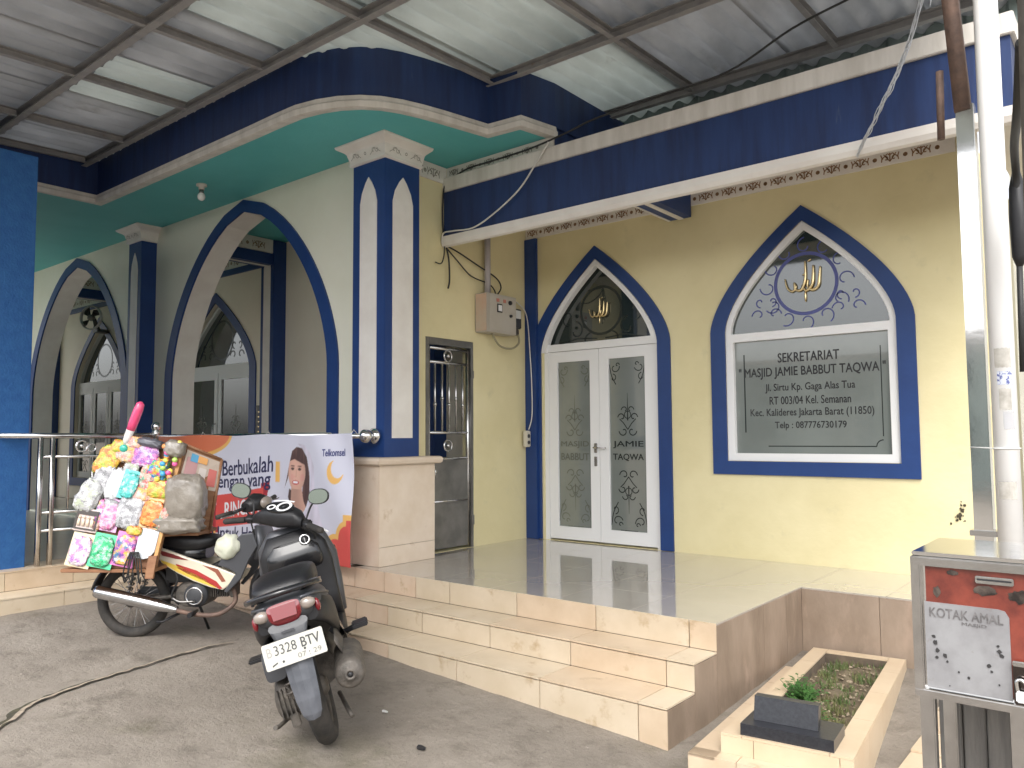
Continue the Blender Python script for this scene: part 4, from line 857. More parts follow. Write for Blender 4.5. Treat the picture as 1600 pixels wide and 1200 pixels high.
t = MB().box(-1.0, 5.5, 9.0, 9.2, -0.2, 6.0).build('neighbour_wall', mat('pale_neighbour_wall', (0.45, 0.45, 0.42), 0.8, c2=(0.36, 0.36, 0.33), scale=2, bump=0.2)); setp(t, 'pale grey neighbouring wall behind the white pipe', 'wall')
# house across the street, seen only as reflections
op = thing('street_house', (-2, -15, 0), 'pale two storey house across the street mirrored in the glass', 'house')
mb = MB().plate([[(-14, -0.1), (8, -0.1), (8, 4.3), (-14, 4.3)]]+[[(x, z), (x+1.5, z), (x+1.5, z+1.4), (x, z+1.4)][::-1] for x in (-12.5, -9, -5.5, -2, 1.5, 5) for z in (0.9, 2.75)], 0.2, lambda u, v, w: (u, -15-w, v)); mb.build('facade', mat('pale_green_render', (0.42, 0.50, 0.46), 0.8, c2=(0.5, 0.55, 0.5), scale=2), op)
MB().box(-14.3, 8.3, -19, -14.6, 4.3, 4.45).build('roof', mat('terracotta', (0.30, 0.12, 0.07), 0.8), op)
for x in (-12.5, -9, -5.5, -2, 1.5, 5):
    for z in (0.9, 2.75):
        w_ = MB().box(x, x+1.5, -15.15, -15.1, z, z+1.4).build('window', glassk, op); MB().box(x+0.72, x+0.78, -15.09, -15.05, z, z+1.4).build('mullion', alu, w_)

# ---------------------------------------------------------------- railing
rail = thing('railing', (-7.2, 4.4, 0.4), 'stainless railing with ball topped post and round brackets behind the toys', 'railing')
def tubep(pts, r, name='bar', n=10, m_=steel, par=rail): return MB().tube(pts, r, n).build(name, m_, par)
RY, RX = 4.41, -7.75
tubep([(-9.35, RY, 1.70), (-5.72, RY, 1.70)], 0.025, 'handrail', 14, mirror)
MB().tube([(-5.72, RY, 1.69), (-5.38, RY+0.10, 1.69)], 0.022, 12).ball((-5.37, RY+0.12, 1.69), 0.062, n=18).lathe([(0.03, 0), (0.07, 0.02), (0.07, 0.05), (0.03, 0.06)], (-5.37, RY+0.18, 1.69), (0, 1, 0), 20).build('end_ball', mirror, rail)
tubep([(-5.72, RY, 0.383), (-5.72, RY, 1.70)], 0.024, 'post')
tubep([(-9.30, RY, 0.56), (-9.30, RY, 1.72)], 0.024, 'post')
for z in (0.72, 1.55): tubep([(-9.30, RY, z), (-5.72, RY, z)], 0.016)
for k in range(16): tubep([(-9.1+k*0.21, RY, 0.72), (-9.1+k*0.21, RY, 1.55)], 0.009, n=6)
tubep([(RX, 2.45, 1.71), (RX, 3.83, 1.71)], 0.026, 'handrail', 14)
for y in (2.78, 2.88, 3.83): tubep([(RX, y, 0.55), (RX, y, 1.71)], 0.024, 'post')
MB().tube([(RX, 3.83, 1.70), (RX, 3.83, 1.76)], 0.03, 12).ball((RX, 3.83, 1.80), 0.045, n=16).lathe([(0.02, 0), (0.045, 0.01), (0.02, 0.02)], (RX, 3.83, 1.735), (0, 0, 1), 16).build('post_ball', mirror, rail)
for z in (1.52, 1.02, 0.86): tubep([(RX, 2.78, z), (RX, 3.83, z)], 0.015)
for k in range(4): tubep([(RX, 3.02+k*0.21, 1.02), (RX, 3.02+k*0.21, 1.52)], 0.010, n=6)
MB().torus((RX, 3.13, 1.615), (1, 0, 0), 0.05, 0.010, 20, 8).ball((RX, 3.13, 1.615), 0.02).build('ring', mirror, rail)
MB().torus((RX, 3.22, 1.60), (1, 0, 0), 0.035, 0.008, 18, 8).build('ring', mirror, rail)

# ---------------------------------------------------------------- banner
ban = thing('banner', (-7.4, 4.36, 1.15), 'printed fasting month banner with smiling woman hung on the porch railing', 'banner')
BX0, BX1, BZ0, BZ1, BY = -9.05, -5.33, 0.575, 1.715, 4.355
def bwave(u, z):   # u metres from the left edge
    e = math.exp(-((BX1-BX0)-u)*1.4)
    h = (z-BZ0)/(BZ1-BZ0)
    return 0.018*math.sin(u*2.3+0.6)+0.011*math.sin(u*5.1+z*2.2)*(0.3+h)+0.016*math.sin(u*11+z*6)*e*(0.4+h)+0.008*math.sin(u*7.7-z*3.1)*(1-h)
def bmap(u, v, w): # u from left, v = z
    sag = 0.012*math.sin(u/(BX1-BX0)*PI*3)**2*(v-BZ0)
    return (BX0+u, BY-bwave(u, v)-w, v-sag)
WB = BX1-BX0
def inpoly(x, y, P):
    c = False; j = len(P)-1
    for i in range(len(P)):
        if (P[i][1] > y) != (P[j][1] > y) and x < (P[j][0]-P[i][0])*(y-P[i][1])/(P[j][1]-P[i][1])+P[i][0]: c = not c
        j = i
    return c
def ell(x, y, cx, cy, a, b): return ((x-cx)/a)**2+((y-cy)/b)**2 < 1
# picture colours
bc = {'bg': (0.66, 0.66, 0.76), 'or': (0.72, 0.20, 0.10), 'ye': (0.82, 0.48, 0.14), 'rd': (0.66, 0.09, 0.08), 'drd': (0.38, 0.04, 0.05), 'skin': (0.62, 0.37, 0.29), 'hair': (0.10, 0.055, 0.05), 'hair2': (0.22, 0.12, 0.10), 'veil': (0.64, 0.60, 0.70), 'veil2': (0.70, 0.68, 0.76), 'lip': (0.55, 0.10, 0.10), 'wht': (0.82, 0.81, 0.84), 'bl': (0.05, 0.12, 0.45), 'blush': (0.62, 0.32, 0.27), 'pk': (0.62, 0.36, 0.40)}
keys = list(bc); bmats = [mat('banner_'+k, bc[k], 0.45, bump=0.02) for k in keys]
def bcol(u, z):
    r = WB-u           # from the right edge
    t = BZ1-z          # from the top
    # woman
    r += 0.13
    if ell(r, t, 0.92, 0.35, 0.135, 0.175):
        if ell(r, t, 0.935, 0.438, 0.042, 0.011): return 'wht'
        if ell(r, t, 0.935, 0.440, 0.058, 0.021): return 'lip'
        if ell(r, t, 0.985, 0.315, 0.025, 0.012) or ell(r, t, 0.875, 0.315, 0.025, 0.012): return 'hair'
        if ell(r, t, 0.985, 0.288, 0.036, 0.006) or ell(r, t, 0.875, 0.288, 0.036, 0.006): return 'hair2'
        if ell(r, t, 0.945, 0.385, 0.020, 0.008) or ell(r, t, 0.83, 0.39, 0.03, 0.035): return 'blush'
        if ell(r, t, 0.99, 0.39, 0.026, 0.03): return 'blush'
        if t > 0.225+0.3*abs(r-0.96): return 'skin'
        return 'hair'
    if inpoly(r, t, [(1.00, 0.46), (0.84, 0.46), (0.80, 0.60), (0.76, 0.66), (0.88, 0.80), (1.0, 0.70), (1.01, 0.6)]): return 'skin'
    if inpoly(r, t, [(1.04, 0.27), (1.00, 0.15), (0.93, 0.11), (0.84, 0.12), (0.76, 0.20), (0.72, 0.35), (0.715, 0.55), (0.76, 0.66), (0.82, 0.60), (0.82, 0.42), (1.03, 0.34), (1.07, 0.42), (1.12, 0.50), (1.08, 0.40)]): return 'hair'
    if inpoly(r, t, [(1.0, 0.60), (1.03, 0.64), (1.06, 0.58), (1.04, 0.50), (0.99, 0.52)]): return 'hair'
    if inpoly(r, t, [(0.93, 0.075), (0.80, 0.09), (0.70, 0.16), (0.64, 0.28), (0.64, 0.48), (0.60, 0.62), (0.52, 0.85), (0.46, 1.2), (0.80, 1.2), (0.84, 0.75), (0.72, 0.66), (0.70, 0.40), (0.74, 0.20), (0.86, 0.11)]): return 'veil'
    if inpoly(r, t, [(1.06, 0.60), (1.26, 0.70), (1.34, 1.2), (0.78, 1.2), (0.83, 0.75), (0.93, 0.78), (1.0, 0.71)]): return 'veil2'
    if inpoly(r, t, [(1.18, 0.80), (0.84, 0.80), (0.80, 0.98), (0.86, 1.00), (1.16, 1.02)]): return 'rd' if int(r*40) % 3 else 'wht'
    if inpoly(r, t, [(0.86, 0.98), (0.72, 0.88), (0.66, 1.2), (0.86, 1.2)]): return 'pk'
    if ell(r, t, 0.93, 0.96, 0.045, 0.035): return 'bl'
    # moon
    if ell(r, t, 0.345, 0.335, 0.095, 0.105) and not ell(r, t, 0.315, 0.30, 0.075, 0.088): return 'ye'
    if 1.20 < r < 1.27 and 0.26 < t < 0.45: return 'ye'
    r -= 0.13
    # right bottom ornament
    def orn(g): return ell(r, t, 0.22, 1.17, 0.24-g, 0.30-g) or ell(r, t, 0.05, 0.92, 0.17-g, 0.17-g) or (r < 0.10-g and t > 0.70+g) or (r < 0.3-g and t > 1.0+g)
    if orn(0.045): return 'rd' if not (ell(r, t, 0.22, 1.0, 0.025, 0.025) and not ell(r, t, 0.22, 1.0, 0.017, 0.017)) else 'or'
    if orn(0.0): return 'ye'
    # left top corner
    def ornl(g): return ell(u, t, 0.25, -0.02, 1.55-g, 0.34-g) or (u < 1.15-g and t < 0.28-g) or ell(u, t, 0.5, 0.24, 0.5-g, 0.30-g)
    if ornl(0.05): return 'or'
    if ornl(0.0): return 'ye'
    def ornb(g): return ell(u, t, 1.0, 1.12, 0.55-g, 0.35-g)
    if ornb(0.05): return 'rd'
    if ornb(0.0): return 'ye'
    # red ribbon
    if inpoly(r, t, [(2.20, 0.62), (1.32, 0.51), (1.32, 0.84), (2.20, 0.95)]): return 'rd'
    if inpoly(r, t, [(1.36, 0.47), (1.22, 0.45), (1.26, 0.60), (1.22, 0.76), (1.36, 0.78)]): return 'drd'
    if inpoly(r, t, [(2.18, 0.72), (2.30, 0.73), (2.27, 0.87), (2.30, 1.02), (2.16, 1.0)]): return 'drd'
    return 'bg'
nu, nv = 560, 172; mb = MB(); vs = []; fs = []
for j in range(nv+1):
    for i in range(nu+1): vs.append(bmap(WB*i/nu, BZ0+(BZ1-BZ0)*j/nv, 0))
mb.add(vs, [(j*(nu+1)+i, j*(nu+1)+i+1, (j+1)*(nu+1)+i+1, (j+1)*(nu+1)+i) for j in range(nv) for i in range(nu)], 0, True)
sh = None
def bpix(u, z):
    k = bcol(u, z); c = bc[k]; r = WB-u+0.13; t = BZ1-z
    f = 1.0
    if k in ('skin', 'blush'):
        dx, dy = (r-0.94)/0.15, (t-0.35)/0.20
        f = 1.16-0.30*min(1.6, dx*dx+0.6*dy*dy)
        if t > 0.50: f = 0.86-0.1*math.sin((r-0.85)*20)
        if abs(r-0.925-0.02*(t-0.36)) < 0.008 and 0.31 < t < 0.39: f *= 0.88
        if ell(r, t, 0.985, 0.31, 0.036, 0.024) or ell(r, t, 0.875, 0.31, 0.036, 0.024): f *= 0.90
    elif k == 'hair': f = 0.8+1.3*max(0, noise.noise(Vector((r*40, t*5, 2))))+0.5*max(0, 0.3-t)
    elif k in ('veil', 'veil2'): f = 0.97+0.09*math.sin(r*34+t*9)+0.05*math.sin(r*71-t*16)
    elif k == 'bg': f = 1.0+0.03*math.sin(u*2+z*4)
    return (c[0]*f, c[1]*f, c[2]*f)
mpb = bpy.data.materials.new('banner_print'); mpb.use_nodes = True; nt_ = mpb.node_tree; b_ = nt_.nodes['Principled BSDF']; b_.inputs['Roughness'].default_value = 0.42
at = nt_.nodes.new('ShaderNodeVertexColor'); at.layer_name = 'print'; nt_.links.new(at.outputs[0], b_.inputs['Base Color'])
sh = mb.build('printed_sheet', mpb, ban, recalc=False)
ca = sh.data.color_attributes.new('print', 'FLOAT_COLOR', 'POINT'); buf = []
eu, ez = WB/nu/4, (BZ1-BZ0)/nv/4
for j in range(nv+1):
    for i in range(nu+1):
        u, z = WB*i/nu, BZ0+(BZ1-BZ0)*j/nv
        A_, B_ = bpix(u-eu, z-ez), bpix(u+eu, z+ez); buf += [(A_[0]+B_[0])/2, (A_[1]+B_[1])/2, (A_[2]+B_[2])/2, 1.0]
ca.data.foreach_set('color', buf)
so = sh.modifiers.new('thickness', 'SOLIDIFY'); so.thickness = 0.0015; so.offset = 1
navy = mat('navy_print', (0.03, 0.03, 0.09), 0.5)
def btext(s_, w, h, r, t, m_=navy, bold=0.010, slant=0.0): text(s_, w, h, WB-r, BZ1-t, bmap, m_, ban, 0.004, bold=bold, slant=slant)
btext('Berbukalah', 0.92, 0.155, 1.64, 0.31, slant=0.06); btext('dengan yang', 1.08, 0.175, 1.75, 0.475, slant=0.06)
btext('RINGAN', 0.66, 0.15, 1.72, 0.72, bmats[keys.index('wht')], 0.012, slant=0.09)
btext('Untuk Hati', 0.85, 0.12, 1.83, 0.98, slant=0.05, bold=0.01); btext('Lebih Nyaman', 1.05, 0.14, 1.73, 1.11-0.03, slant=0.05, bold=0.01)
btext('Telkomsel', 0.26, 0.062, 0.24, 0.165, mat('navy_print2', (0.04, 0.05, 0.2), 0.5), 0.02)
mb = MB()
for u in (0.02, 1.2, 2.4, WB-0.03): mb.tube([Vector(bmap(u, BZ1-0.02, 0.002)), (BX0+u, BY+0.03, BZ1+0.03), (BX0+u+0.01, RY+0.02, BZ1-0.02)], 0.004, 6)
mb.build('ties', cable_w, ban, kind='stuff')

# ---------------------------------------------------------------- grave with tiled kerb
def gp(u, v, h=0.0):  # u across 0..0.6, v along 0..2.2 ; the top slopes slightly away
    nl = Vector((-1.700, 3.66, 0.24)); e1 = Vector((0.993, 0.115, 0)); e2 = Vector((-0.127, 0.991, -0.042))
    return nl+e1*u+e2*v+Vector((0, 0, h))
grave = thing('grave', (-1.5, 4.7, 0.0), 'cream tiled grave kerb filled with soil and small plants beside the steps', 'grave')
def gslab(u0, u1, v0, v1, h0, h1, m_, name='tile', par=grave):
    mb = MB(); vs = [gp(u, v, h) for h in (h0, h1) for u, v in ((u0, v0), (u1, v0), (u1, v1), (u0, v1))]
    return mb.add(vs, [(3, 2, 1, 0), (4, 5, 6, 7), (0, 1, 5, 4), (1, 2, 6, 5), (2, 3, 7, 6), (3, 0, 4, 7)]).build(name, m_, par)
def ring(u0, u1, v0, v1, tw, h0, h1, m_, name):
    gslab(u0, u1, v0, v0+tw*3.0, h0, h1, m_, name); gslab(u0, u1, v1-tw, v1, h0, h1, m_, name); gslab(u0, u0+tw, v0+tw*3.0, v1-tw, h0, h1, m_, name); gslab(u1-tw, u1, v0+tw*3.0, v1-tw, h0, h1, m_, name)
tg = mat('cream_kerb_tile', (0.56, 0.43, 0.29), 0.35, c2=(0.61, 0.49, 0.345), scale=4, detail=7, bump=0.05, c3=(0.55, 0.40, 0.26), scale3=6, th3=0.63)  # the kerb tile's own warm cream
ring(0.012, 0.588, 0.012, 2.18, 0.085, -0.30, -0.010, grout, 'kerb_core')
# top tiles: side strips, ends, front block
for a, b in ((0.0, 0.62), (0.623, 1.20), (1.203, 1.75), (1.753, 2.19)):
    gslab(0.0, 0.10, max(a, 0.0), b, -0.010, 0.0, tg); gslab(0.50, 0.60, a, b, -0.010, 0.0, tg)
gslab(0.103, 0.497, 0.0, 0.27, -0.010, 0.0, tg); gslab(0.103, 0.497, 2.10, 2.19, -0.010, 0.0, tg)
for u0, u1 in ((0.0, 0.155), (0.158, 0.54), (0.543, 0.60)): gslab(u0, u1, -0.002, 0.011, -0.30, -0.011, tg)
for a, b in ((0.0, 0.45), (0.453, 0.95), (0.953, 1.45), (1.453, 2.19)): gslab(0.589, 0.601, a, b, -0.30, -0.011, tg); gslab(-0.001, 0.011, a, b, -0.30, -0.011, tg)
# low ledge at the left and front
gslab(-0.13, -0.003, -0.10, 1.9, -0.30, -0.105, grout, 'ledge_core'); 
for a, b in ((-0.102, 0.28), (0.283, 0.85), (0.853, 1.40), (1.403, 1.9)): gslab(-0.132, -0.002, a, b, -0.104, -0.092, tile_m2)
for u0, u1 in ((-0.132, 0.10), (0.103, 0.60)): gslab(u0, u1, -0.102, -0.004, -0.30, -0.092, tile_m2)
mb = MB(); nu_, nv_ = 16, 70; vs = []
for j in range(nv_+1):
    for i in range(nu_+1):
        u = 0.10+0.40*i/nu_; v = 0.27+1.83*j/nv_; h = -0.07+0.05*noise.fractal(Vector((u*9, v*9, 2)), 1, 2, 4); vs.append(gp(u, v, min(h, -0.012)))
mb.add(vs, [(j*(nu_+1)+i, j*(nu_+1)+i+1, (j+1)*(nu_+1)+i+1, (j+1)*(nu_+1)+i) for j in range(nv_) for i in range(nu_)], 0, True).build('soil', soil, grave, kind='stuff', recalc=False)
mb = MB()
for k in range(420):
    u, v = random.uniform(0.12, 0.48), random.uniform(0.3, 2.08); s = random.uniform(0.006, 0.017); c = gp(u, v, -0.075+0.05*noise.fractal(Vector((u*9, v*9, 2)), 1, 2, 4)+0.012)
    q = Matrix.Rotation(random.uniform(0, 6), 3, 'Z') @ Matrix.Rotation(random.uniform(-0.7, 0.7), 3, 'X')
    mb.add([c+q @ Vector(p)*s for p in ((1, 0, 0), (0, 0.8, 0.1), (-1, 0.1, 0), (0, -0.7, 0.1), (0, 0, 0.5), (0, 0, -0.5))], [(0, 1, 4), (1, 2, 4), (2, 3, 4), (3, 0, 4), (1, 0, 5), (2, 1, 5), (3, 2, 5), (0, 3, 5)])
setp(mb.build('dry_leaves', mat('dry_leaf', (0.17, 0.125, 0.075), 0.9, c2=(0.34, 0.28, 0.20), scale=30), recalc=False), 'dry leaves and pebbles scattered on the grave soil', 'leaf litter', kind='stuff')
def plant(u, v, r, n, lab):
    mb = MB(); stems = MB(); c0 = gp(u, v, -0.07)
    for k in range(n):
        a = random.uniform(0, 6.28); el = random.uniform(0.3, 1.3); L = r*random.uniform(0.5, 1.1); tip = c0+Vector((math.cos(a)*math.cos(el), math.sin(a)*math.cos(el), math.sin(el)*0.8))*L
        stems.tube([c0, c0.lerp(tip, 0.6)+Vector((0, 0, 0.01)), tip], 0.0013, 4)
        for q in range(7):
            p = c0.lerp(tip, 0.35+0.65*q/6); b = random.uniform(0, 6.28); s = 0.026*random.uniform(0.6, 1.3); d = Vector((math.cos(b), math.sin(b), random.uniform(-0.2, 0.5))).normalized(); w = d.cross(Vector((0, 0, 1))).normalized()
            mb.add([p, p+d*s*0.5+w*s*0.35, p+d*s*1.1, p+d*s*0.5-w*s*0.35], [(0, 1, 2, 3)])
    t = thing('small_plant', c0, lab, 'plant', 'small plants on the grave'); stems.build('stem', leafm, t); mb.build('foliage', leafm, t, recalc=False)
plant(0.17, 0.95, 0.19, 50, 'larger bright green plant in the middle of the grave soil'); plant(0.25, 0.62, 0.19, 46, 'bushy green plant just behind the black headstone'); plant(0.14, 1.15, 0.10, 16, 'farthest of the green plants on the grave')
plant(0.38, 0.45, 0.08, 14, 'small pale plant at the near right of the grave soil'); plant(0.17, 0.45, 0.08, 12, 'small plant nearest to the left kerb behind the headstone')
mb = MB()
for k in range(2600):
    u, v = random.uniform(0.11, 0.49), random.uniform(0.3, 2.07)
    if noise.noise(Vector((u*7, v*7, 5))) < 0.02: continue
    c = gp(u, v, -0.065); a = random.uniform(0, 6.28); s = random.uniform(0.02, 0.055); w = Vector((math.cos(a), math.sin(a), 0))*0.0045; tip = c+Vector((random.uniform(-0.02, 0.02), random.uniform(-0.02, 0.02), s))
    mb.add([c-w, c+w, tip], [(0, 1, 2)])
setp(mb.build('sparse_grass', mat('dull_grass', (0.06, 0.12, 0.03), 0.7, c2=(0.16, 0.15, 0.06), scale=9), recalc=False), 'sparse thin grass growing on the grave soil', 'grass', kind='stuff')
hd = thing('headstone', gp(0.3, 0.15), 'low black granite headstone on a black base at the near end of the grave', 'headstone')
gslab(0.09, 0.515, 0.02, 0.30, 0.001, 0.055, granite, 'base', hd); 
mb = MB(); vs = [gp(u, v, h) for h, dv in ((0.056, 0), (0.165, 0.03)) for u, v in ((0.13, 0.11+dv), (0.43, 0.11+dv), (0.43, 0.165+dv), (0.13, 0.165+dv))]
mb.add(vs, [(3, 2, 1, 0), (4, 5, 6, 7), (0, 1, 5, 4), (1, 2, 6, 5), (2, 3, 7, 6), (3, 0, 4, 7)]).build('slab', granite, hd)
# tiled pad right of the grave
pad = thing('tiled_pad', (-0.95, 4.9, 0), 'low cream tiled strip on the ground right of the grave', 'tiling')
for i in range(2):
    for j in range(7):
        x = -1.06+0.27*i; y = 3.55+0.33*j; MB().box(x, x+0.266, y, y+0.326, gz(0, y)-0.1, gz(-1, y)+0.035, bev=0.002).build('tile', random.choice((tile_m, tg, tile_m2)), pad)

# ---------------------------------------------------------------- donation box and boards
dn = thing('donation_box', (-0.1, 2.25, 0), 'stainless steel donation box with painted red reflection and white printed notice', 'donation box')
X0, X1, Y0, Y1, Z0, Z1 = -0.474, 0.22, 2.10, 2.42, 1.055, 1.398
redm = mat('painted_red_reflection', (0.11, 0.020, 0.014), 0.3, c2=(0.22, 0.045, 0.028), scale=14, detail=8, coat=0.6, bump=0.15, bscale=25, c3=(0.10, 0.03, 0.025), scale3=9, th3=0.66)
MB().box(X0+0.012, X1-0.01, Y0+0.012, Y1-0.01, Z0+0.01, Z1-0.012).build('body', mirror, dn)
MB().box(X0+0.002, X1, Y0+0.002, Y1, Z1-0.011, Z1-0.002, bev=0.002).build('lid', mirror, dn)
MB().box(X0+0.03, X1-0.02, Y0+0.006, Y0+0.011, Z0+0.03, Z1-0.03).build('red_reflection_panel', redm, dn)  # coloured panel stands in for a red reflection in the stainless front
for a in ((X0, X0+0.022, Y0-0.006, Y0+0.02, Z0, Z1-0.012), (X0, X1, Y0-0.007, Y0+0.02, Z1-0.034, Z1-0.012), (X0, X1, Y0-0.007, Y0+0.02, Z0, Z0+0.02)):
    MB().box(*a, bev=0.003).build('edge_trim', steel, dn)
notice = MB().plate([[(-0.448, Z0+0.024), (-0.275, Z0+0.024), (-0.275, 1.262), (-0.283, 1.276), (-0.297, 1.279), (-0.448, 1.279)]], 0.003, X_(Y0+0.006)).build('notice', mat('worn_white_sheet', (0.26, 0.26, 0.265), 0.4, c2=(0.17, 0.165, 0.17), scale=9, detail=9, coat=0.3, c3=(0.16, 0.13, 0.12), scale3=22, th3=0.64), dn)
text('KOTAK AMAL', 0.150, 0.022, -0.362, 1.256, X_(Y0+0.003), mat('faded_grey_print', (0.07, 0.065, 0.065), 0.6, c2=(0.18, 0.17, 0.17), scale=60), dn, 0.0012, bold=0.008)
text('MASJID', 0.05, 0.009, -0.345, 1.236, X_(Y0+0.003), MATS['faded_grey_print'], dn, 0.0012, bold=0.01)
mb = MB()
for (x, z, s) in ((-0.43, 1.20, 0.007), (-0.427, 1.186, 0.009), (-0.424, 1.168, 0.008), (-0.425, 1.152, 0.006), (-0.407, 1.158, 0.009), (-0.403, 1.145, 0.005), (-0.318, 1.150, 0.008), (-0.314, 1.138, 0.005), (-0.297, 1.185, 0.008), (-0.293, 1.176, 0.008), (-0.299, 1.197, 0.005), (-0.36, 1.115, 0.005), (-0.38, 1.125, 0.004), (-0.30, 1.11, 0.004), (-0.40, 1.09, 0.003)):
    s *= 0.7; mb.add([(x+s*random.uniform(0.5, 1.1)*math.cos(k*PI/4), Y0+0.0012, z+s*random.uniform(0.6, 1.2)*math.sin(k*PI/4)) for k in range(8)], [tuple(range(8))])
mb.build('scuffs', mat('black_scuff', (0.03, 0.028, 0.028), 0.8), dn, kind='stuff', recalc=False)
MB().box(-0.338, -0.262, Y0-0.006, Y0+0.004, 1.335, 1.352, bev=0.002).build('slot_plate', steel, dn)
MB().box(-0.334, -0.266, Y0-0.0075, Y0-0.0062, 1.3425, 1.3465).build('slot', blk, dn)
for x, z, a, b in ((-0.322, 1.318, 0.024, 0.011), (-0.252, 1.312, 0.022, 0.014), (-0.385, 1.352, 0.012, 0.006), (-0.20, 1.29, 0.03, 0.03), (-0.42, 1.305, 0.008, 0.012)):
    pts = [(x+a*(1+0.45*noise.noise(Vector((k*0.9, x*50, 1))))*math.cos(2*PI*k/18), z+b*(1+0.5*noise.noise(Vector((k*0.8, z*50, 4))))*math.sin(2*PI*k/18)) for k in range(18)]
    MB().plate([pts], 0.0012, X_(Y0+0.0055)).build('painted_reflection', mat('dark_reflection_steel', (0.10, 0.09, 0.09), 0.2, 1.0, c2=(0.35, 0.30, 0.28), scale=30), dn)  # irregular dark blotches paint reflections onto the box front
MB().box(-0.272, X1-0.02, Y0-0.004, Y0+0.004, Z0+0.02, 1.165, bev=0.002).build('door', mat('dark_steel_door', (0.10, 0.085, 0.08), 0.15, 1.0), dn)
MB().box(-0.272, X1-0.02, Y0-0.009, Y0-0.003, 1.160, 1.172, bev=0.002).build('edge_trim', steel, dn)
pl = thing('padlock', (-0.25, Y0-0.02, 1.10), 'small padlock hanging on the dark steel door of the donation box', 'padlock')
MB().box(-0.266, -0.236, Y0-0.024, Y0-0.008, 1.085, 1.108, bev=0.003).build('body', alu, pl)
MB().tube(smoothp([(-0.262, Y0-0.016, 1.108), (-0.264, Y0-0.016, 1.128), (-0.258, Y0-0.014, 1.134), (-0.248, Y0-0.016, 1.128), (-0.242, Y0-0.016, 1.108)], 4), 0.004, 8).build('shackle', mirror, pl)
for x in (X0+0.004, -0.285): MB().box(x, x+0.032, Y0+0.02, Y0+0.05, 0.0, Z0-0.001, bev=0.003).build('leg', steel, dn)
for x in (X0+0.004, -0.285): MB().box(x, x+0.032, Y1-0.05, Y1-0.02, 0.0, Z0-0.001, bev=0.003).build('leg', steel, dn)
bd = thing('board_stand', (-0.35, 2.7, 0), 'upright weathered grey wooden boards standing behind the donation box', 'boards')
xs_ = [-0.50, -0.443, -0.385, -0.325]
for k, x in enumerate(xs_): MB().box(x, x+0.054, 2.47+0.006*(k % 2), 2.50+0.006*(k % 2), 0.0, 1.10-0.03*(k % 3), bev=0.003).build('board', greywood, bd)
MB().box(-0.49, -0.27, 2.508, 2.53, 0.25, 0.31).box(-0.49, -0.27, 2.508, 2.53, 0.95, 1.0).build('batten', greywood, bd)

# ---------------------------------------------------------------- litter on the ground
lm = mat('white_litter', (0.72, 0.72, 0.70), 0.6); 
def litter(x, y, s, lab, m_, cat='litter'):
    mb = MB(); z = gz(x, y)+0.012; n = 9; vs = [(x+s*random.uniform(0.6, 1.1)*math.cos(2*PI*k/n), y+s*0.7*random.uniform(0.6, 1.1)*math.sin(2*PI*k/n), z+random.uniform(-0.002, 0.004)) for k in range(n)]
    vs2 = [(a+0.002, b, c+0.006) for a, b, c in vs]; mb.add(vs+vs2, [tuple(range(n))[::-1], tuple(range(n, 2*n))]+[(k, (k+1) % n, n+(k+1) % n, n+k) for k in range(n)])
    setp(mb.build('litter', m_), lab, cat)
litter(-2.10, 3.05, 0.030, 'crumpled white scrap on the concrete in front of the lowest step', lm)
litter(-3.05, 2.95, 0.035, 'flat black scrap on the concrete to the right of the scooter', blk)
litter(-3.55, 3.15, 0.022, 'small white scrap between the scooter and the lowest step', lm)
#--PART3--
# ---------------------------------------------------------------- motor scooter seen from behind
def local_build(mb, name, m_, par, **k): return mb.build(name, m_, par, world=False, **k)
def wheel(par, c, R, r, rimR, w, rim_m, spokes=0, M=Matrix.Identity(4), sq=1.0, disc=False):
    c = Vector(c)
    def T(mb): mb.v = [tuple(M @ Vector(v)) for v in mb.v]; return mb
    mb = MB().torus(c, (0, 1, 0), R-r, r, 44, 12, sq=w/(2*r))
    ty = local_build(T(mb), 'tyre', rubber, par)
    mb = MB().lathe([(rimR+0.012, -w*0.32), (rimR, -w*0.36), (rimR-0.012, -w*0.25), (rimR-0.010, 0), (rimR-0.012, w*0.25), (rimR, w*0.36), (rimR+0.012, w*0.32)], c, (0, 1, 0), 40)
    local_build(T(mb), 'rim', rim_m, par)
    mb = MB().lathe([(0, -0.06), (0.03, -0.06), (0.05, -0.045), (0.05, 0.045), (0.03, 0.06), (0, 0.06)], c, (0, 1, 0), 20)
    local_build(T(mb), 'hub', cast, par)
    mb = MB()
    if spokes:
        for k in range(spokes):
            a = 2*PI*k/spokes; s = 1 if k % 2 else -1; b = a+0.22*(1 if k % 4 < 2 else -1)
            mb.tube([c+Vector((0.045*math.cos(b), s*0.04, 0.045*math.sin(b))), c+Vector(((rimR-0.005)*math.cos(a), s*0.008, (rimR-0.005)*math.sin(a)))], 0.0022, 4, cap=False)
    else:
        for k in range(5):
            a = 2*PI*k/5; mb.loft([(c+Vector((0.03*math.cos(a), 0, 0.03*math.sin(a))), (0, 0.02, 0), (0.02*-math.sin(a), 0, 0.02*math.cos(a)), 2.5), (c+Vector(((rimR-0.004)*math.cos(a), 0, (rimR-0.004)*math.sin(a))), (0, 0.013, 0), (0.016*-math.sin(a), 0, 0.016*math.cos(a)), 2.5)], 10)
    local_build(T(mb), 'spokes', rim_m if not spokes else steel, par, kind='stuff')

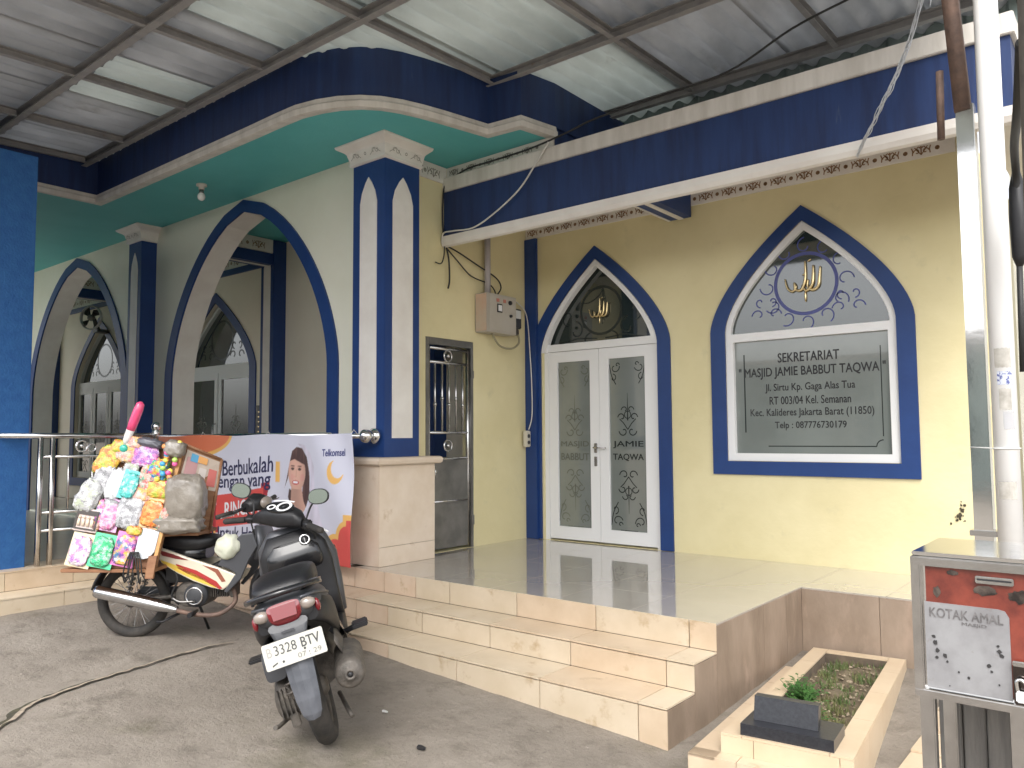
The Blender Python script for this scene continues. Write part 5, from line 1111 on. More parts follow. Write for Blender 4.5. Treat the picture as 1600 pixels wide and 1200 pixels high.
SC = 1.13; SH = math.atan2(0.54, -0.84)+math.radians(-5.0)
scp = Vector((-3.475, 2.705, gz(-3.475, 2.705)+0.004))
sco = thing('scooter', scp, 'dark grey and black motor scooter seen from behind with white number plate', 'scooter')
rotm = Matrix.Rotation(SH, 4, 'Z') @ Matrix.Rotation(math.radians(-16.5), 4, 'X'); sco.rotation_euler = rotm.to_euler(); sco.scale = (SC, SC, SC)
RWc = (0, 0, 0.262)
wr = MB(); rw = bpy.data.objects.new('rear_wheel', None); col.objects.link(rw); rw.parent = sco
wheel(rw, RWc, 0.262, 0.046, 0.178, 0.098, cast)
STa = Vector((-0.45, 0, 0.89)).normalized(); STp = Vector((1.02, 0, 0.90)); S_ = Matrix.Translation(STp) @ Matrix.Rotation(math.radians(-38), 4, STa) @ Matrix.Translation(-STp)
fw = bpy.data.objects.new('front_wheel', None); col.objects.link(fw); fw.parent = sco
wheel(fw, (1.30, 0, 0.262), 0.262, 0.040, 0.185, 0.085, cast, M=S_)
def SB(mb, name, m_, **k): return local_build(mb, name, m_, sco, **k)
def ST(mb, name, m_, **k): mb.v = [tuple(S_ @ Vector(v)) for v in mb.v]; return local_build(mb, name, m_, sco, **k)
# tail body
SB(MB().loft([((-0.335, 0, 0.715), (0, 0.075, 0), (0.01, 0, 0.028), 3), ((-0.30, 0, 0.705), (0, 0.118, 0), (0.01, 0, 0.055), 3), ((-0.20, 0, 0.685), (0, 0.150, 0), (0, 0, 0.082), 3), ((-0.02, 0, 0.64), (0, 0.168, 0), (0, 0, 0.105), 3), ((0.22, 0, 0.58), (0, 0.165, 0), (0, 0, 0.135), 3), ((0.45, 0, 0.53), (0, 0.13, 0), (0, 0, 0.17), 3)], 28), 'tail_body', greyp)
# side winglets in black and gloss edge
for s in (-1, 1):
    SB(MB().loft([((-0.30, s*0.10, 0.665), (0, 0.030, 0), (0, 0, 0.035), 2.5), ((-0.15, s*0.145, 0.63), (0, 0.025, 0), (0, 0, 0.065), 2.5), ((0.10, s*0.165, 0.55), (0, 0.022, 0), (0, 0, 0.09), 2.5), ((0.35, s*0.15, 0.45), (0, 0.02, 0), (0, 0, 0.08), 2.5)], 14), 'side_cover', blackp)
    SB(MB().tube([(-0.325, s*0.075, 0.745), (-0.25, s*0.135, 0.735), (-0.1, s*0.163, 0.70), (0.1, s*0.172, 0.655)], [0.006, 0.009, 0.008, 0.004], 8), 'side_trim', silverp)
# seat
SB(MB().loft([((-0.245, 0, 0.775), (0, 0.095, 0), (0, 0, 0.018), 3), ((-0.20, 0, 0.785), (0, 0.13, 0), (0, 0, 0.040), 3.2), ((-0.02, 0, 0.79), (0, 0.142, 0), (0, 0, 0.052), 3.4), ((0.16, 0, 0.775), (0, 0.146, 0), (0, 0, 0.052), 3.2), ((0.22, 0, 0.745), (0, 0.142, 0), (0, 0, 0.05), 3), ((0.42, 0, 0.725), (0, 0.115, 0), (0, 0, 0.05), 3), ((0.56, 0, 0.715), (0, 0.07, 0), (0, 0, 0.035), 3)], 26), 'seat', seatm)
# grab rail
SB(MB().loft([((-0.04, -0.165, 0.745), (0.02, 0, 0), (0, 0, 0.014), 2.5), ((-0.22, -0.155, 0.775), (0.02, 0.01, 0), (0, 0, 0.014), 2.5), ((-0.31, -0.09, 0.79), (0.018, 0.022, 0), (0, 0, 0.014), 2.5), ((-0.335, 0, 0.795), (0.028, 0, 0), (0, 0, 0.014), 2.5), ((-0.31, 0.09, 0.79), (0.018, -0.022, 0), (0, 0, 0.014), 2.5), ((-0.22, 0.155, 0.775), (0.02, -0.01, 0), (0, 0, 0.014), 2.5), ((-0.04, 0.165, 0.745), (0.02, 0, 0), (0, 0, 0.014), 2.5)], 12), 'grab_rail', glossb)
# lamps
SB(MB().loft([((-0.355, 0, 0.735), (0, 0.070, 0), (0.006, 0, 0.018), 3), ((-0.345, 0, 0.705), (0, 0.072, 0), (0.012, 0, 0.028), 3), ((-0.325, 0, 0.66), (0, 0.052, 0), (0.015, 0, 0.018), 3)], 18).add([(-0.362, -0.055, 0.745), (-0.362, 0.055, 0.745), (-0.372, 0.050, 0.69), (-0.372, -0.050, 0.69), (-0.30, -0.055, 0.745), (-0.30, 0.055, 0.745), (-0.30, 0.05, 0.69), (-0.30, -0.05, 0.69)], [(0, 1, 2, 3), (0, 4, 5, 1), (1, 5, 6, 2), (2, 6, 7, 3), (3, 7, 4, 0)]), 'tail_light', redl)
for s in (-1, 1):
    SB(MB().ball((-0.322, s*0.098, 0.712), 1, n=16, sc3=(0.024, 0.036, 0.026)), 'turn_signal', clearl)
    SB(MB().ball((-0.29, s*0.135, 0.685), 1, n=12, sc3=(0.02, 0.014, 0.03)), 'reflector', redl)
SB(MB().loft([((-0.35, 0, 0.655), (0, 0.085, 0), (0.01, 0, 0.02), 3), ((-0.36, 0, 0.61), (0, 0.07, 0), (0.012, 0, 0.02), 3), ((-0.36, 0, 0.56), (0, 0.055, 0), (0.012, 0, 0.02), 3)], 14), 'plate_bracket', greyp)
SB(MB().box(-0.378, -0.374, -0.022, 0.032, 0.632, 0.640), 'emblem', silverp)
# number plate, tilted
PM = Matrix.Translation((-0.392, 0.0, 0.555)) @ Matrix.Rotation(math.radians(90), 4, 'X') @ Matrix.Rotation(math.radians(0), 4, 'Y')
def pm(u, v, w):  # u to the right as seen from behind, v up, w towards the viewer
    c, s = math.cos(math.radians(14)), math.sin(math.radians(14))
    u *= 0.87; v *= 0.93; return (-0.385+v*s*0.9-w*c, -u-0.002, 0.556+v*c-w*s)
npl = MB().plate([[(-0.148, -0.052), (-0.142, -0.058), (0.142, -0.058), (0.148, -0.052), (0.148, 0.052), (0.142, 0.058), (-0.142, 0.058), (-0.148, 0.052)]], 0.004, pm); npl = SB(npl, 'number_plate', plate_w)
ptxt = mat('plate_print', (0.05, 0.05, 0.05), 0.5)
text('B', 0.024, 0.042, -0.118, 0.020, pm, mat('plate_print_faded', (0.30, 0.29, 0.27), 0.5), npl, 0.0055, world=False)
text('3328', 0.108, 0.044, -0.040, 0.020, pm, ptxt, npl, 0.0055, world=False); text('BTV', 0.090, 0.044, 0.082, 0.020, pm, ptxt, npl, 0.0055, world=False, bold=0.01)
text('07 . 29', 0.115, 0.022, 0.066, -0.032, pm, mat('plate_print_mid', (0.16, 0.155, 0.145), 0.5), npl, 0.0055, world=False)
mb = MB()
for x, y, r in ((-0.062, -0.036, 0.006), (0.048, -0.010, 0.006), (0.065, -0.030, 0.003)): mb.add([pm(x+r*math.cos(k*PI/4), y+r*math.sin(k*PI/4), 0.0055) for k in range(8)], [tuple(range(8))])
mb.add([pm(-0.118, -0.046, 0.0055), pm(-0.090, -0.036, 0.0055), pm(-0.088, -0.030, 0.0055), pm(-0.116, -0.038, 0.0055)], [(0, 1, 2, 3)])
local_build(mb, 'bolts_and_mark', ptxt, npl, kind='stuff', recalc=False)
# mudguard tongue
mb = MB(); prof = [(-0.345, 0.060, 0.575), (-0.375, 0.060, 0.50), (-0.395, 0.056, 0.42), (-0.405, 0.050, 0.34), (-0.405, 0.040, 0.275), (-0.400, 0.028, 0.250)]
vs = []
for x, w, z in prof: vs += [(x+0.012, -w, z), (x, -w*0.55, z), (x-0.008, 0, z), (x, w*0.55, z), (x+0.012, w, z)]
fs = [(i*5+j, i*5+j+1, i*5+j+6, i*5+j+5) for i in range(5) for j in range(4)]
vs2 = [(x+0.008, y, z) for x, y, z in vs]; n = len(vs)
mb.add(vs+vs2, fs+[tuple(n+k for k in f[::-1]) for f in fs]+[(i*5, n+i*5, n+i*5+5, i*5+5) for i in range(5)]+[(i*5+4, i*5+9, n+i*5+9, n+i*5+4) for i in range(5)]+[(25+j, 26+j, n+26+j, n+25+j) for j in range(4)])
SB(mb, 'mudguard', mat('scratched_grey_plastic', (0.065, 0.070, 0.082), 0.5, c2=(0.10, 0.105, 0.12), scale=9, bump=0.1))
SB(MB().loft([((-0.10, 0, 0.56), (0, 0.065, 0), (0.02, 0, 0.02), 3), ((-0.27, 0, 0.50), (0, 0.062, 0), (0.02, 0, 0.02), 3), ((-0.36, 0, 0.42), (0, 0.055, 0), (0.015, 0, 0.02), 3)], 12), 'inner_fender', blackp)
# muffler on the right
SB(MB().lathe([(0.0, 0.012), (0.012, 0.012), (0.013, 0.0), (0.024, -0.004), (0.026, 0.006), (0.050, 0.002), (0.064, 0.018), (0.068, 0.05), (0.068, 0.36), (0.05, 0.42), (0.02, 0.46), (0, 0.46)], (-0.30, -0.185, 0.345), (1, 0, 0.02), 28), 'muffler', cast)
SB(MB().lathe([(0, 0), (0.011, 0), (0.011, 0.01), (0, 0.01)], (-0.301, -0.185, 0.345), (1, 0, 0), 12), 'muffler_outlet', blk)
SB(MB().tube([(0.12, -0.185, 0.35), (0.28, -0.17, 0.27), (0.45, -0.12, 0.20), (0.52, -0.05, 0.22)], 0.018, 10), 'exhaust_pipe', cast)
SB(MB().loft([((-0.16, -0.165, 0.44), (0.03, 0, 0), (0, 0.015, 0.045), 3), ((0.05, -0.17, 0.45), (0.03, 0, 0), (0, 0.015, 0.05), 3), ((0.12, -0.16, 0.40), (0.03, 0, 0), (0, 0.015, 0.04), 3)], 12), 'heat_shield', cast)
SB(MB().tube([(0.25, -0.15, 0.40), (0.22, -0.235, 0.42), (0.20, -0.285, 0.43)], 0.014, 8).box(0.15, 0.25, -0.31, -0.23, 0.42, 0.445, bev=0.006), 'footpeg', blackp)
SB(MB().tube([(0.25, 0.15, 0.40), (0.20, 0.24, 0.43)], 0.014, 8).box(0.15, 0.23, 0.21, 0.28, 0.425, 0.445, bev=0.006), 'footpeg', blackp)
SB(MB().loft([((0.05, -0.15, 0.60), (0.03, 0, 0), (0, 0.02, 0.07), 3), ((0.18, -0.175, 0.50), (0.04, 0, 0), (0, 0.02, 0.09), 3), ((0.28, -0.17, 0.40), (0.04, 0, 0), (0, 0.02, 0.07), 3)], 12), 'side_panel', glossb)
# engine and belt case on the left
SB(MB().loft([((-0.09, 0.115, 0.262), (0, 0.042, 0), (0, 0, 0.03), 2.4), ((-0.07, 0.12, 0.262), (0, 0.06, 0), (0, 0, 0.085), 2.4), ((0.05, 0.125, 0.262), (0, 0.062, 0), (0, 0, 0.105), 2.4), ((0.2, 0.125, 0.265), (0, 0.058, 0), (0, 0, 0.085), 2.4), ((0.38, 0.125, 0.28), (0, 0.058, 0), (0, 0, 0.095), 2.4), ((0.46, 0.12, 0.28), (0, 0.04, 0), (0, 0, 0.05), 2.4)], 22), 'belt_case', cast)
mb = MB()
for k in range(5): mb.box(-0.105, -0.06, 0.075+0.02*k, 0.082+0.02*k, 0.20, 0.33, bev=0.002)
mb.box(-0.11, -0.085, 0.09, 0.13, 0.15, 0.21, bev=0.004)
SB(mb, 'case_ribs', cast, kind='stuff')
SB(MB().loft([((-0.12, 0.135, 0.43), (0, 0.045, 0), (0, 0, 0.05), 4), ((-0.02, 0.14, 0.43), (0, 0.055, 0), (0, 0, 0.075), 4), ((0.22, 0.14, 0.43), (0, 0.055, 0), (0, 0, 0.075), 4)], 16), 'air_filter', greyp)
mb = MB(); P = []
for k in range(90):
    t = k/89; a = t*2*PI*8; c = Vector((-0.13, 0.085, 0.30)).lerp(Vector((0.02, 0.085, 0.60)), t); P.append(c+Vector((math.cos(a)*0.026, math.sin(a)*0.026, 0)))
mb.tube(P, 0.0055, 6); mb.tube([(-0.13, 0.085, 0.28), (0.02, 0.085, 0.62)], 0.010, 8)
SB(mb, 'shock_absorber', cast)
SB(MB().loft([((0.15, 0, 0.30), (0, 0.11, 0), (0, 0, 0.09), 3), ((0.5, 0, 0.30), (0, 0.12, 0), (0, 0, 0.10), 3)], 16), 'engine', cast)
SB(MB().tube([(0.35, 0.12, 0.20), (0.33, 0.26, -0.055)], 0.012, 8).box(0.31, 0.36, 0.25, 0.29, -0.064, -0.054, bev=0.003), 'side_stand', cast)
SB(MB().tube([(0.10, -0.09, 0.17), (-0.06, -0.12, 0.12), (-0.09, -0.13, 0.10)], 0.011, 8).tube([(0.10, 0.09, 0.17), (-0.04, 0.20, 0.16), (-0.07, 0.21, 0.17)], 0.011, 8), 'centre_stand', cast)
# floor board and leg shield
SB(MB().loft([((0.50, 0, 0.34), (0, 0.15, 0), (0, 0, 0.055), 5), ((0.70, 0, 0.31), (0, 0.185, 0), (0, 0, 0.045), 5), ((0.92, 0, 0.33), (0, 0.185, 0), (0, 0, 0.05), 5)], 20), 'floor_board', blackp)
SB(MB().loft([((0.93, 0, 0.34), (0, 0.185, 0), (0.04, 0, 0.01), 4), ((0.97, 0, 0.50), (0, 0.190, 0), (0.05, 0, 0.0), 4), ((0.96, 0, 0.68), (0, 0.205, 0), (0.06, 0, 0.0), 4), ((0.95, 0, 0.80), (0, 0.195, 0), (0.06, 0, 0.0), 4), ((0.97, 0, 0.90), (0, 0.13, 0), (0.06, 0, 0.0), 3)], 22), 'leg_shield', blackp)
SB(MB().loft([((1.02, 0, 0.36), (0, 0.20, 0), (0.05, 0, 0), 3), ((1.10, 0, 0.52), (0, 0.22, 0), (0.06, 0, 0), 3), ((1.10, 0, 0.70), (0, 0.235, 0), (0.08, 0, 0), 3), ((1.06, 0, 0.84), (0, 0.20, 0), (0.07, 0, 0), 3), ((1.04, 0, 0.93), (0, 0.12, 0), (0.05, 0, 0), 3)], 22), 'front_apron', silverp)
SB(MB().loft([((0.90, 0.0, 0.845), (0, 0.10, 0), (0, 0, 0.005), 3), ((0.885, 0, 0.80), (0, 0.15, 0), (0.03, 0, 0), 3), ((0.89, 0, 0.72), (0, 0.16, 0), (0.035, 0, 0), 3), ((0.92, 0, 0.66), (0, 0.14, 0), (0.01, 0, 0), 3)], 18), 'glove_box', glossb)
SB(MB().torus((0.875, -0.085, 0.845), (-1, 0, 0.25), 0.026, 0.006, 22, 8), 'ignition_ring', chrome)
SB(MB().lathe([(0, 0.0), (0.020, 0.0), (0.020, 0.02), (0, 0.02)], (0.868, -0.085, 0.845), (1, 0, -0.25), 14), 'ignition_lock', blk)
SB(MB().box(0.862, 0.866, -0.0875, -0.0825, 0.832, 0.858), 'key_slot', chrome)
SB(MB().ball((1.14, -0.16, 0.72), 1, n=14, sc3=(0.05, 0.075, 0.03)), 'front_signal', redl)
# steering assembly
ST(MB().loft([((0.93, -0.17, 0.985), (0.028, 0, 0), (0, 0, 0.028), 2.5), ((0.955, -0.11, 1.0), (0.055, 0, 0), (0, 0, 0.050), 2.8), ((0.965, 0, 1.01), (0.07, 0, 0.02), (-0.01, 0, 0.062), 3), ((0.955, 0.11, 1.0), (0.055, 0, 0), (0, 0, 0.050), 2.8), ((0.93, 0.17, 0.985), (0.028, 0, 0), (0, 0, 0.028), 2.5)], 20), 'handlebar_cover', blackp)
def dsh(u, v, w):   # instrument face, tilted back to the rider
    return (0.940+v*0.80-w*0.45, -u, 1.055+v*0.42+w*0.88)
ST(MB().plate([[(0.085*math.cos(k*PI/12)*(1.15 if abs(math.cos(k*PI/12)) > 0.5 else 1), 0.055*math.sin(k*PI/12)) for k in range(24)]], 0.012, dsh), 'instrument_panel', glossb)
mb = MB(); mb.ribbon(spiral(0.028, 0.004, 0.042, 0.042, 0, 2*PI, 28), 0.017, dsh, 0.0135); mb.ribbon(spiral(-0.052, -0.012, 0.022, 0.022, 0, 2*PI, 20), 0.012, dsh, 0.0135)
mb.ribbon([(-0.07, 0.052), (0.0, 0.066), (0.07, 0.058)], 0.012, dsh, 0.0135)
ST(mb, 'dial_ring', alu, kind='stuff', recalc=False)
ST(MB().lathe([(0, 0), (0.012, 0), (0, 0.004)], dsh(0.028, 0.004, 0.0135), (-0.45, 0, 0.88), 12), 'dial_hub', silverp)
for s in (-1, 1):
    ST(MB().tube([(0.93, s*0.16, 0.985), (0.90, s*0.24, 0.975)], 0.016, 12), 'handlebar', blackp)
    ST(MB().tube([(0.905, s*0.225, 0.977), (0.865, s*0.335, 0.965), (0.862, s*0.345, 0.964)], [0.019, 0.018, 0.012], 14), 'grip', rubber)
    ST(MB().box(0.905, 0.945, s*0.20-0.025, s*0.20+0.025, 0.955, 1.005, bev=0.008), 'switch_box', blackp)
    ST(MB().tube(smoothp([(0.945, s*0.20, 0.975), (0.945, s*0.26, 0.965), (0.915, s*0.345, 0.95)], 5), 0.006, 8), 'brake_lever', alu if s < 0 else blackp)
    ST(MB().tube(smoothp([(0.93, s*0.185, 1.00), (0.95, s*0.20, 1.07), (0.935, s*0.245, 1.125)], 5), 0.006, 8), 'mirror_stalk', blackp)
    c = Vector((0.925, s*0.272, 1.145)); mu = Vector((0.15*s*0, 1, 0.12*s)).normalized(); mn = Vector((-0.97, -s*0.08, 0.24)).normalized(); mv = mn.cross(mu)
    mh = ST(MB().loft([(c-mn*0.030, mu*0.035, mv*0.022, 2.4), (c-mn*0.012, mu*0.066, mv*0.042, 2.4), (c, mu*0.070, mv*0.046, 2.4)], 24), 'mirror', blackp)
    mb = MB().loft([(c+mn*0.001, mu*0.064, mv*0.040, 2.4), (c+mn*0.003, mu*0.064, mv*0.040, 2.4)], 24); mb.v = [tuple(S_ @ Vector(v)) for v in mb.v]; local_build(mb, 'mirror_glass', mat('reflection_tint_mirror', (0.15, 0.165, 0.135), 0.12, 1.0), mh)  # dark green tint stands in for the reflected roof
ST(MB().tube(smoothp([(0.93, -0.14, 0.96), (1.0, -0.20, 0.90), (1.02, -0.12, 0.78)], 5), 0.006, 6), 'brake_cable', cable_b)
ST(MB().loft([((1.30, 0, 0.555), (0, 0.055, 0), (0.0, 0, 0.012), 3), ((1.15, 0, 0.51), (0, 0.055, 0), (0, 0, 0.02), 3), ((1.05, 0, 0.42), (0, 0.055, 0), (0.02, 0, 0), 3)], 12).tube([(1.13, 0.06, 0.62), (1.30, 0.06, 0.262)], 0.018, 8).tube([(1.13, -0.06, 0.62), (1.30, -0.06, 0.262)], 0.018, 8), 'front_fork', greyp)

# ---------------------------------------------------------------- underbone motorcycle with toy stall
BR = Vector((-6.09, 2.85, gz(-6.09, 2.85)-0.008)); BA = math.atan2(0.613, 0.79)
bike = thing('motorcycle', BR, 'cream and black underbone motorcycle carrying a rack of toys', 'motorcycle'); bike.rotation_euler = (0, 0, BA)
def BB(mb, name, m_, par=None, **k): return local_build(mb, name, m_, par or bike, **k)
def bx(y): return lambda u, v, w: (u, -y-w, v)     # right side plane at distance y
def bxl(y): return lambda u, v, w: (u, y+w, v)
rw = bpy.data.objects.new('rear_wheel', None); col.objects.link(rw); rw.parent = bike
wheel(rw, (0.02, 0, 0.277), 0.28, 0.038, 0.222, 0.075, steel_dull, spokes=28)
BSp = Vector((0.98, 0, 0.80)); BSa = Vector((-0.42, 0, 0.9)).normalized(); BS_ = Matrix.Translation(BSp) @ Matrix.Rotation(math.radians(-22), 4, BSa) @ Matrix.Translation(-BSp)
fw = bpy.data.objects.new('front_wheel', None); col.objects.link(fw); fw.parent = bike
wheel(fw, (1.18, 0, 0.277), 0.28, 0.034, 0.226, 0.066, steel_dull, spokes=28, M=BS_)
def BSt(mb, name, m_, **k): mb.v = [tuple(BS_ @ Vector(v)) for v in mb.v]; return local_build(mb, name, m_, bike, **k)
BB(MB().tube([(0.98, 0, 0.82), (0.80, 0, 0.60), (0.58, 0, 0.50), (0.30, 0, 0.60), (0.0, 0, 0.68), (-0.22, 0, 0.66)], 0.028, 10).tube([(0.45, 0, 0.52), (0.45, 0, 0.28)], 0.03, 8), 'frame', blackp)
for s in (-1, 1):
    BB(MB().tube([(0.45, s*0.07, 0.33), (0.02, s*0.07, 0.277)], 0.018, 8), 'swing_arm', cast)
    P = []
    for k in range(70):
        t = k/69; a = t*2*PI*8; c = Vector((0.02, s*0.115, 0.30)).lerp(Vector((0.10, s*0.115, 0.60)), t); P.append(c+Vector((math.cos(a)*0.024, math.sin(a)*0.024, 0)))
    BB(MB().tube(P, 0.005, 6).tube([(0.02, s*0.115, 0.28), (0.10, s*0.115, 0.62)], 0.009, 8), 'rear_shock', steel_dull)
BB(MB().box(0.0, 0.46, 0.08, 0.105, 0.25, 0.36, bev=0.02), 'chain_case', silverp)
mb = MB(); n = 14; vs = []
for k in range(n+1):
    a = math.radians(20+145*k/n); r = 0.325
    for y, dr in ((-0.055, -0.02), (-0.04, 0), (0.04, 0), (0.055, -0.02)): vs.append((0.02+(r+dr)*math.cos(a), y, 0.277+(r+dr)*math.sin(a)))
mb.add(vs, [(k*4+j, k*4+j+1, k*4+j+5, k*4+j+4) for k in range(n) for j in range(3)], 0, True); o = BB(mb, 'rear_fender', blackp, recalc=False); q = o.modifiers.new('t', 'SOLIDIFY'); q.thickness = 0.004
# exhaust
BB(MB().lathe([(0.0, 0.004), (0.020, 0.004), (0.022, 0.0), (0.040, 0.002), (0.046, 0.02), (0.047, 0.46), (0.030, 0.60), (0.022, 0.63)], (-0.185, -0.17, 0.375), (0.975, 0.0, -0.215), 26), 'silencer', exh)
BB(MB().tube(smoothp([(0.42, -0.17, 0.235), (0.60, -0.165, 0.20), (0.74, -0.14, 0.205), (0.83, -0.09, 0.28), (0.80, -0.05, 0.37), (0.74, -0.02, 0.40)], 6), 0.017, 12), 'exhaust_pipe', rusty)
# engine
BB(MB().loft([((0.50, -0.13, 0.335), (0.10, 0, 0), (0, 0, 0.075), 3), ((0.51, -0.08, 0.335), (0.125, 0, 0), (0, 0, 0.095), 3), ((0.51, 0.09, 0.335), (0.125, 0, 0), (0, 0, 0.095), 3), ((0.50, 0.13, 0.335), (0.10, 0, 0), (0, 0, 0.075), 3)], 22), 'crankcase', cast)
BB(MB().lathe([(0, 0.022), (0.050, 0.022), (0.062, 0.016), (0.066, 0.0), (0.085, 0), (0.088, -0.03)], (0.55, -0.14, 0.335), (0, -1, 0), 28), 'clutch_cover', greyp)
BB(MB().torus((0.55, -0.158, 0.335), (0, 1, 0), 0.060, 0.006, 30, 8), 'chrome_ring', chrome)
mb = MB()
for k in range(8): mb.box(0.635+k*0.017, 0.642+k*0.017, -0.065, 0.065, 0.31, 0.44, bev=0.002)
mb.box(0.63, 0.77, -0.045, 0.045, 0.325, 0.425)
BB(mb, 'cylinder_fins', cast, kind='stuff')
BB(MB().box(0.77, 0.815, -0.06, 0.06, 0.305, 0.44, bev=0.01), 'cylinder_head', cast)
BB(MB().box(0.30, 0.50, -0.10, 0.10, 0.42, 0.56, bev=0.02), 'battery_box', blackp)
BB(MB().tube(smoothp([(0.35, -0.12, 0.56), (0.42, -0.15, 0.46), (0.38, -0.15, 0.34), (0.43, -0.14, 0.27)], 6), 0.008, 6).tube(smoothp([(0.66, -0.06, 0.50), (0.72, -0.10, 0.44), (0.70, -0.10, 0.34)], 5), 0.007, 6), 'hose', cable_b)
BB(MB().tube([(0.55, -0.10, 0.22), (0.56, -0.24, 0.215)], 0.010, 8).tube([(0.56, -0.17, 0.215), (0.56, -0.26, 0.215)], 0.018, 10), 'footpeg', blackp)
BB(MB().tube(smoothp([(0.56, -0.17, 0.30), (0.46, -0.19, 0.30), (0.40, -0.19, 0.33)], 4), 0.008, 8), 'kick_lever', steel_dull)
BB(MB().tube([(0.48, 0.10, 0.22), (0.50, 0.24, 0.005)], 0.011, 8).tube([(0.42, -0.10, 0.20), (0.30, -0.12, 0.14), (0.26, -0.13, 0.14)], 0.010, 8), 'stand', blackp)
# body panels
fairp = [(0.245, 0.700), (0.34, 0.668), (0.50, 0.612), (0.723, 0.540), (0.865, 0.485), (0.835, 0.435), (0.755, 0.375), (0.66, 0.395), (0.533, 0.440), (0.40, 0.505), (0.29, 0.575), (0.25, 0.64)]
creamp = mat('cream_body_paint', (0.74, 0.66, 0.52), 0.25, coat=0.6)
for side, mpf in ((0, bx(0.115)), (1, bxl(0.115))):
    f = BB(MB().plate([fairp], 0.030, mpf, bev=0.010), 'side_fairing', creamp)
    mm = (lambda g: (lambda u, v, w: g(u, v, w+0.031)))(mpf)
    yel = mat('yellow_stripe', (0.80, 0.55, 0.08), 0.3, coat=0.5)
    BB(MB().plate([[(0.285, 0.600), (0.44, 0.545), (0.60, 0.468), (0.72, 0.400), (0.70, 0.394), (0.55, 0.448), (0.41, 0.512), (0.30, 0.578)]], 0.0012, mm), 'yellow_stripe', yel, f)
    BB(MB().plate([[(0.40, 0.570), (0.56, 0.520), (0.71, 0.440), (0.755, 0.388), (0.735, 0.384), (0.62, 0.442), (0.50, 0.492), (0.42, 0.535)]], 0.0012, mm), 'red_stripe', redp, f)
    BB(MB().plate([[(0.262, 0.675), (0.38, 0.640), (0.50, 0.594), (0.40, 0.606), (0.30, 0.630)]], 0.0012, mm), 'red_stripe', mat('maroon_stripe', (0.22, 0.04, 0.04), 0.3), f)
    BB(MB().plate([[(0.60, 0.560), (0.72, 0.530), (0.78, 0.440), (0.75, 0.435), (0.70, 0.505)]], 0.0012, mm), 'black_stripe', mat('brown_stripe', (0.30, 0.10, 0.06), 0.3), f)
    g_ = BB(MB().plate([[(0.725, 0.56), (0.80, 0.70), (0.90, 0.79), (0.985, 0.80), (1.02, 0.70), (0.96, 0.60), (0.90, 0.46), (0.80, 0.36), (0.775, 0.37), (0.86, 0.50), (0.82, 0.53)]], 0.022, (bx if side == 0 else bxl)(0.15), bev=0.008), 'leg_shield', silverp)
BB(MB().loft([((1.00, 0, 0.60), (0, 0.14, 0), (0.03, 0, 0), 3), ((1.03, 0, 0.72), (0, 0.16, 0), (0.04, 0, 0), 3), ((1.00, 0, 0.84), (0, 0.12, 0), (0.04, 0, 0), 3)], 18), 'front_cowl', silverp)
BB(MB().loft([((0.09, 0, 0.74), (0, 0.11, 0), (0, 0, 0.05), 3), ((0.25, 0, 0.745), (0, 0.125, 0), (0, 0, 0.06), 3), ((0.45, 0, 0.715), (0, 0.13, 0), (0, 0, 0.075), 3), ((0.56, 0, 0.715), (0, 0.125, 0), (0, 0, 0.062), 3), ((0.64, 0, 0.725), (0, 0.095, 0), (0, 0, 0.045), 3), ((0.67, 0, 0.728), (0, 0.05, 0), (0, 0, 0.025), 3)], 24), 'seat', seatm)
BB(MB().loft([((0.26, 0, 0.64), (0, 0.10, 0), (0, 0, 0.05), 3), ((0.46, 0, 0.63), (0, 0.115, 0), (0, 0, 0.06), 3), ((0.60, 0, 0.64), (0, 0.09, 0), (0, 0, 0.045), 3)], 20), 'under_seat', glossb)
# steering
BSt(MB().tube([(0.985, 0.065, 0.78), (1.18, 0.065, 0.277)], 0.017, 10).tube([(0.985, -0.065, 0.78), (1.18, -0.065, 0.277)], 0.017, 10), 'front_fork', steel_dull)
mb = MB(); vs = []; n = 14
for k in range(n+1):
    a = math.radians(60+135*k/n); r = 0.315
    for y, dr in ((-0.05, -0.04), (-0.038, 0), (0.038, 0), (0.05, -0.04)): vs.append((1.18+(r+dr)*math.cos(a), y, 0.277+(r+dr)*math.sin(a)))
mb.add(vs, [(k*4+j, k*4+j+1, k*4+j+5, k*4+j+4) for k in range(n) for j in range(3)], 0, True); o = BSt(mb, 'front_fender', silverp, recalc=False); q = o.modifiers.new('t', 'SOLIDIFY'); q.thickness = 0.004
BSt(MB().loft([((0.96, -0.12, 1.0), (0.04, 0, 0), (0, 0, 0.035), 3), ((0.98, 0, 1.02), (0.08, 0, 0), (0, 0, 0.065), 3), ((0.96, 0.12, 1.0), (0.04, 0, 0), (0, 0, 0.035), 3)], 18), 'headlamp_cover', blackp)
BSt(MB().ball((1.055, 0, 1.02), 1, n=16, sc3=(0.03, 0.06, 0.045)), 'headlamp', clearl)
for s in (-1, 1):
    BSt(MB().tube([(0.96, s*0.1, 1.0), (0.92, s*0.22, 0.985)], 0.012, 10), 'handlebar', blackp); BSt(MB().tube([(0.92, s*0.22, 0.985), (0.87, s*0.33, 0.975)], 0.018, 12), 'grip', rubber)
    BSt(MB().tube(smoothp([(0.95, s*0.19, 0.985), (0.95, s*0.26, 0.98), (0.91, s*0.33, 0.97)], 4), 0.005, 6), 'brake_lever', steel_dull)
BSt(MB().tube(smoothp([(0.95, -0.1, 0.98), (1.02, -0.14, 0.9), (1.02, -0.1, 0.7)], 5), 0.006, 6), 'cable', cable_b)
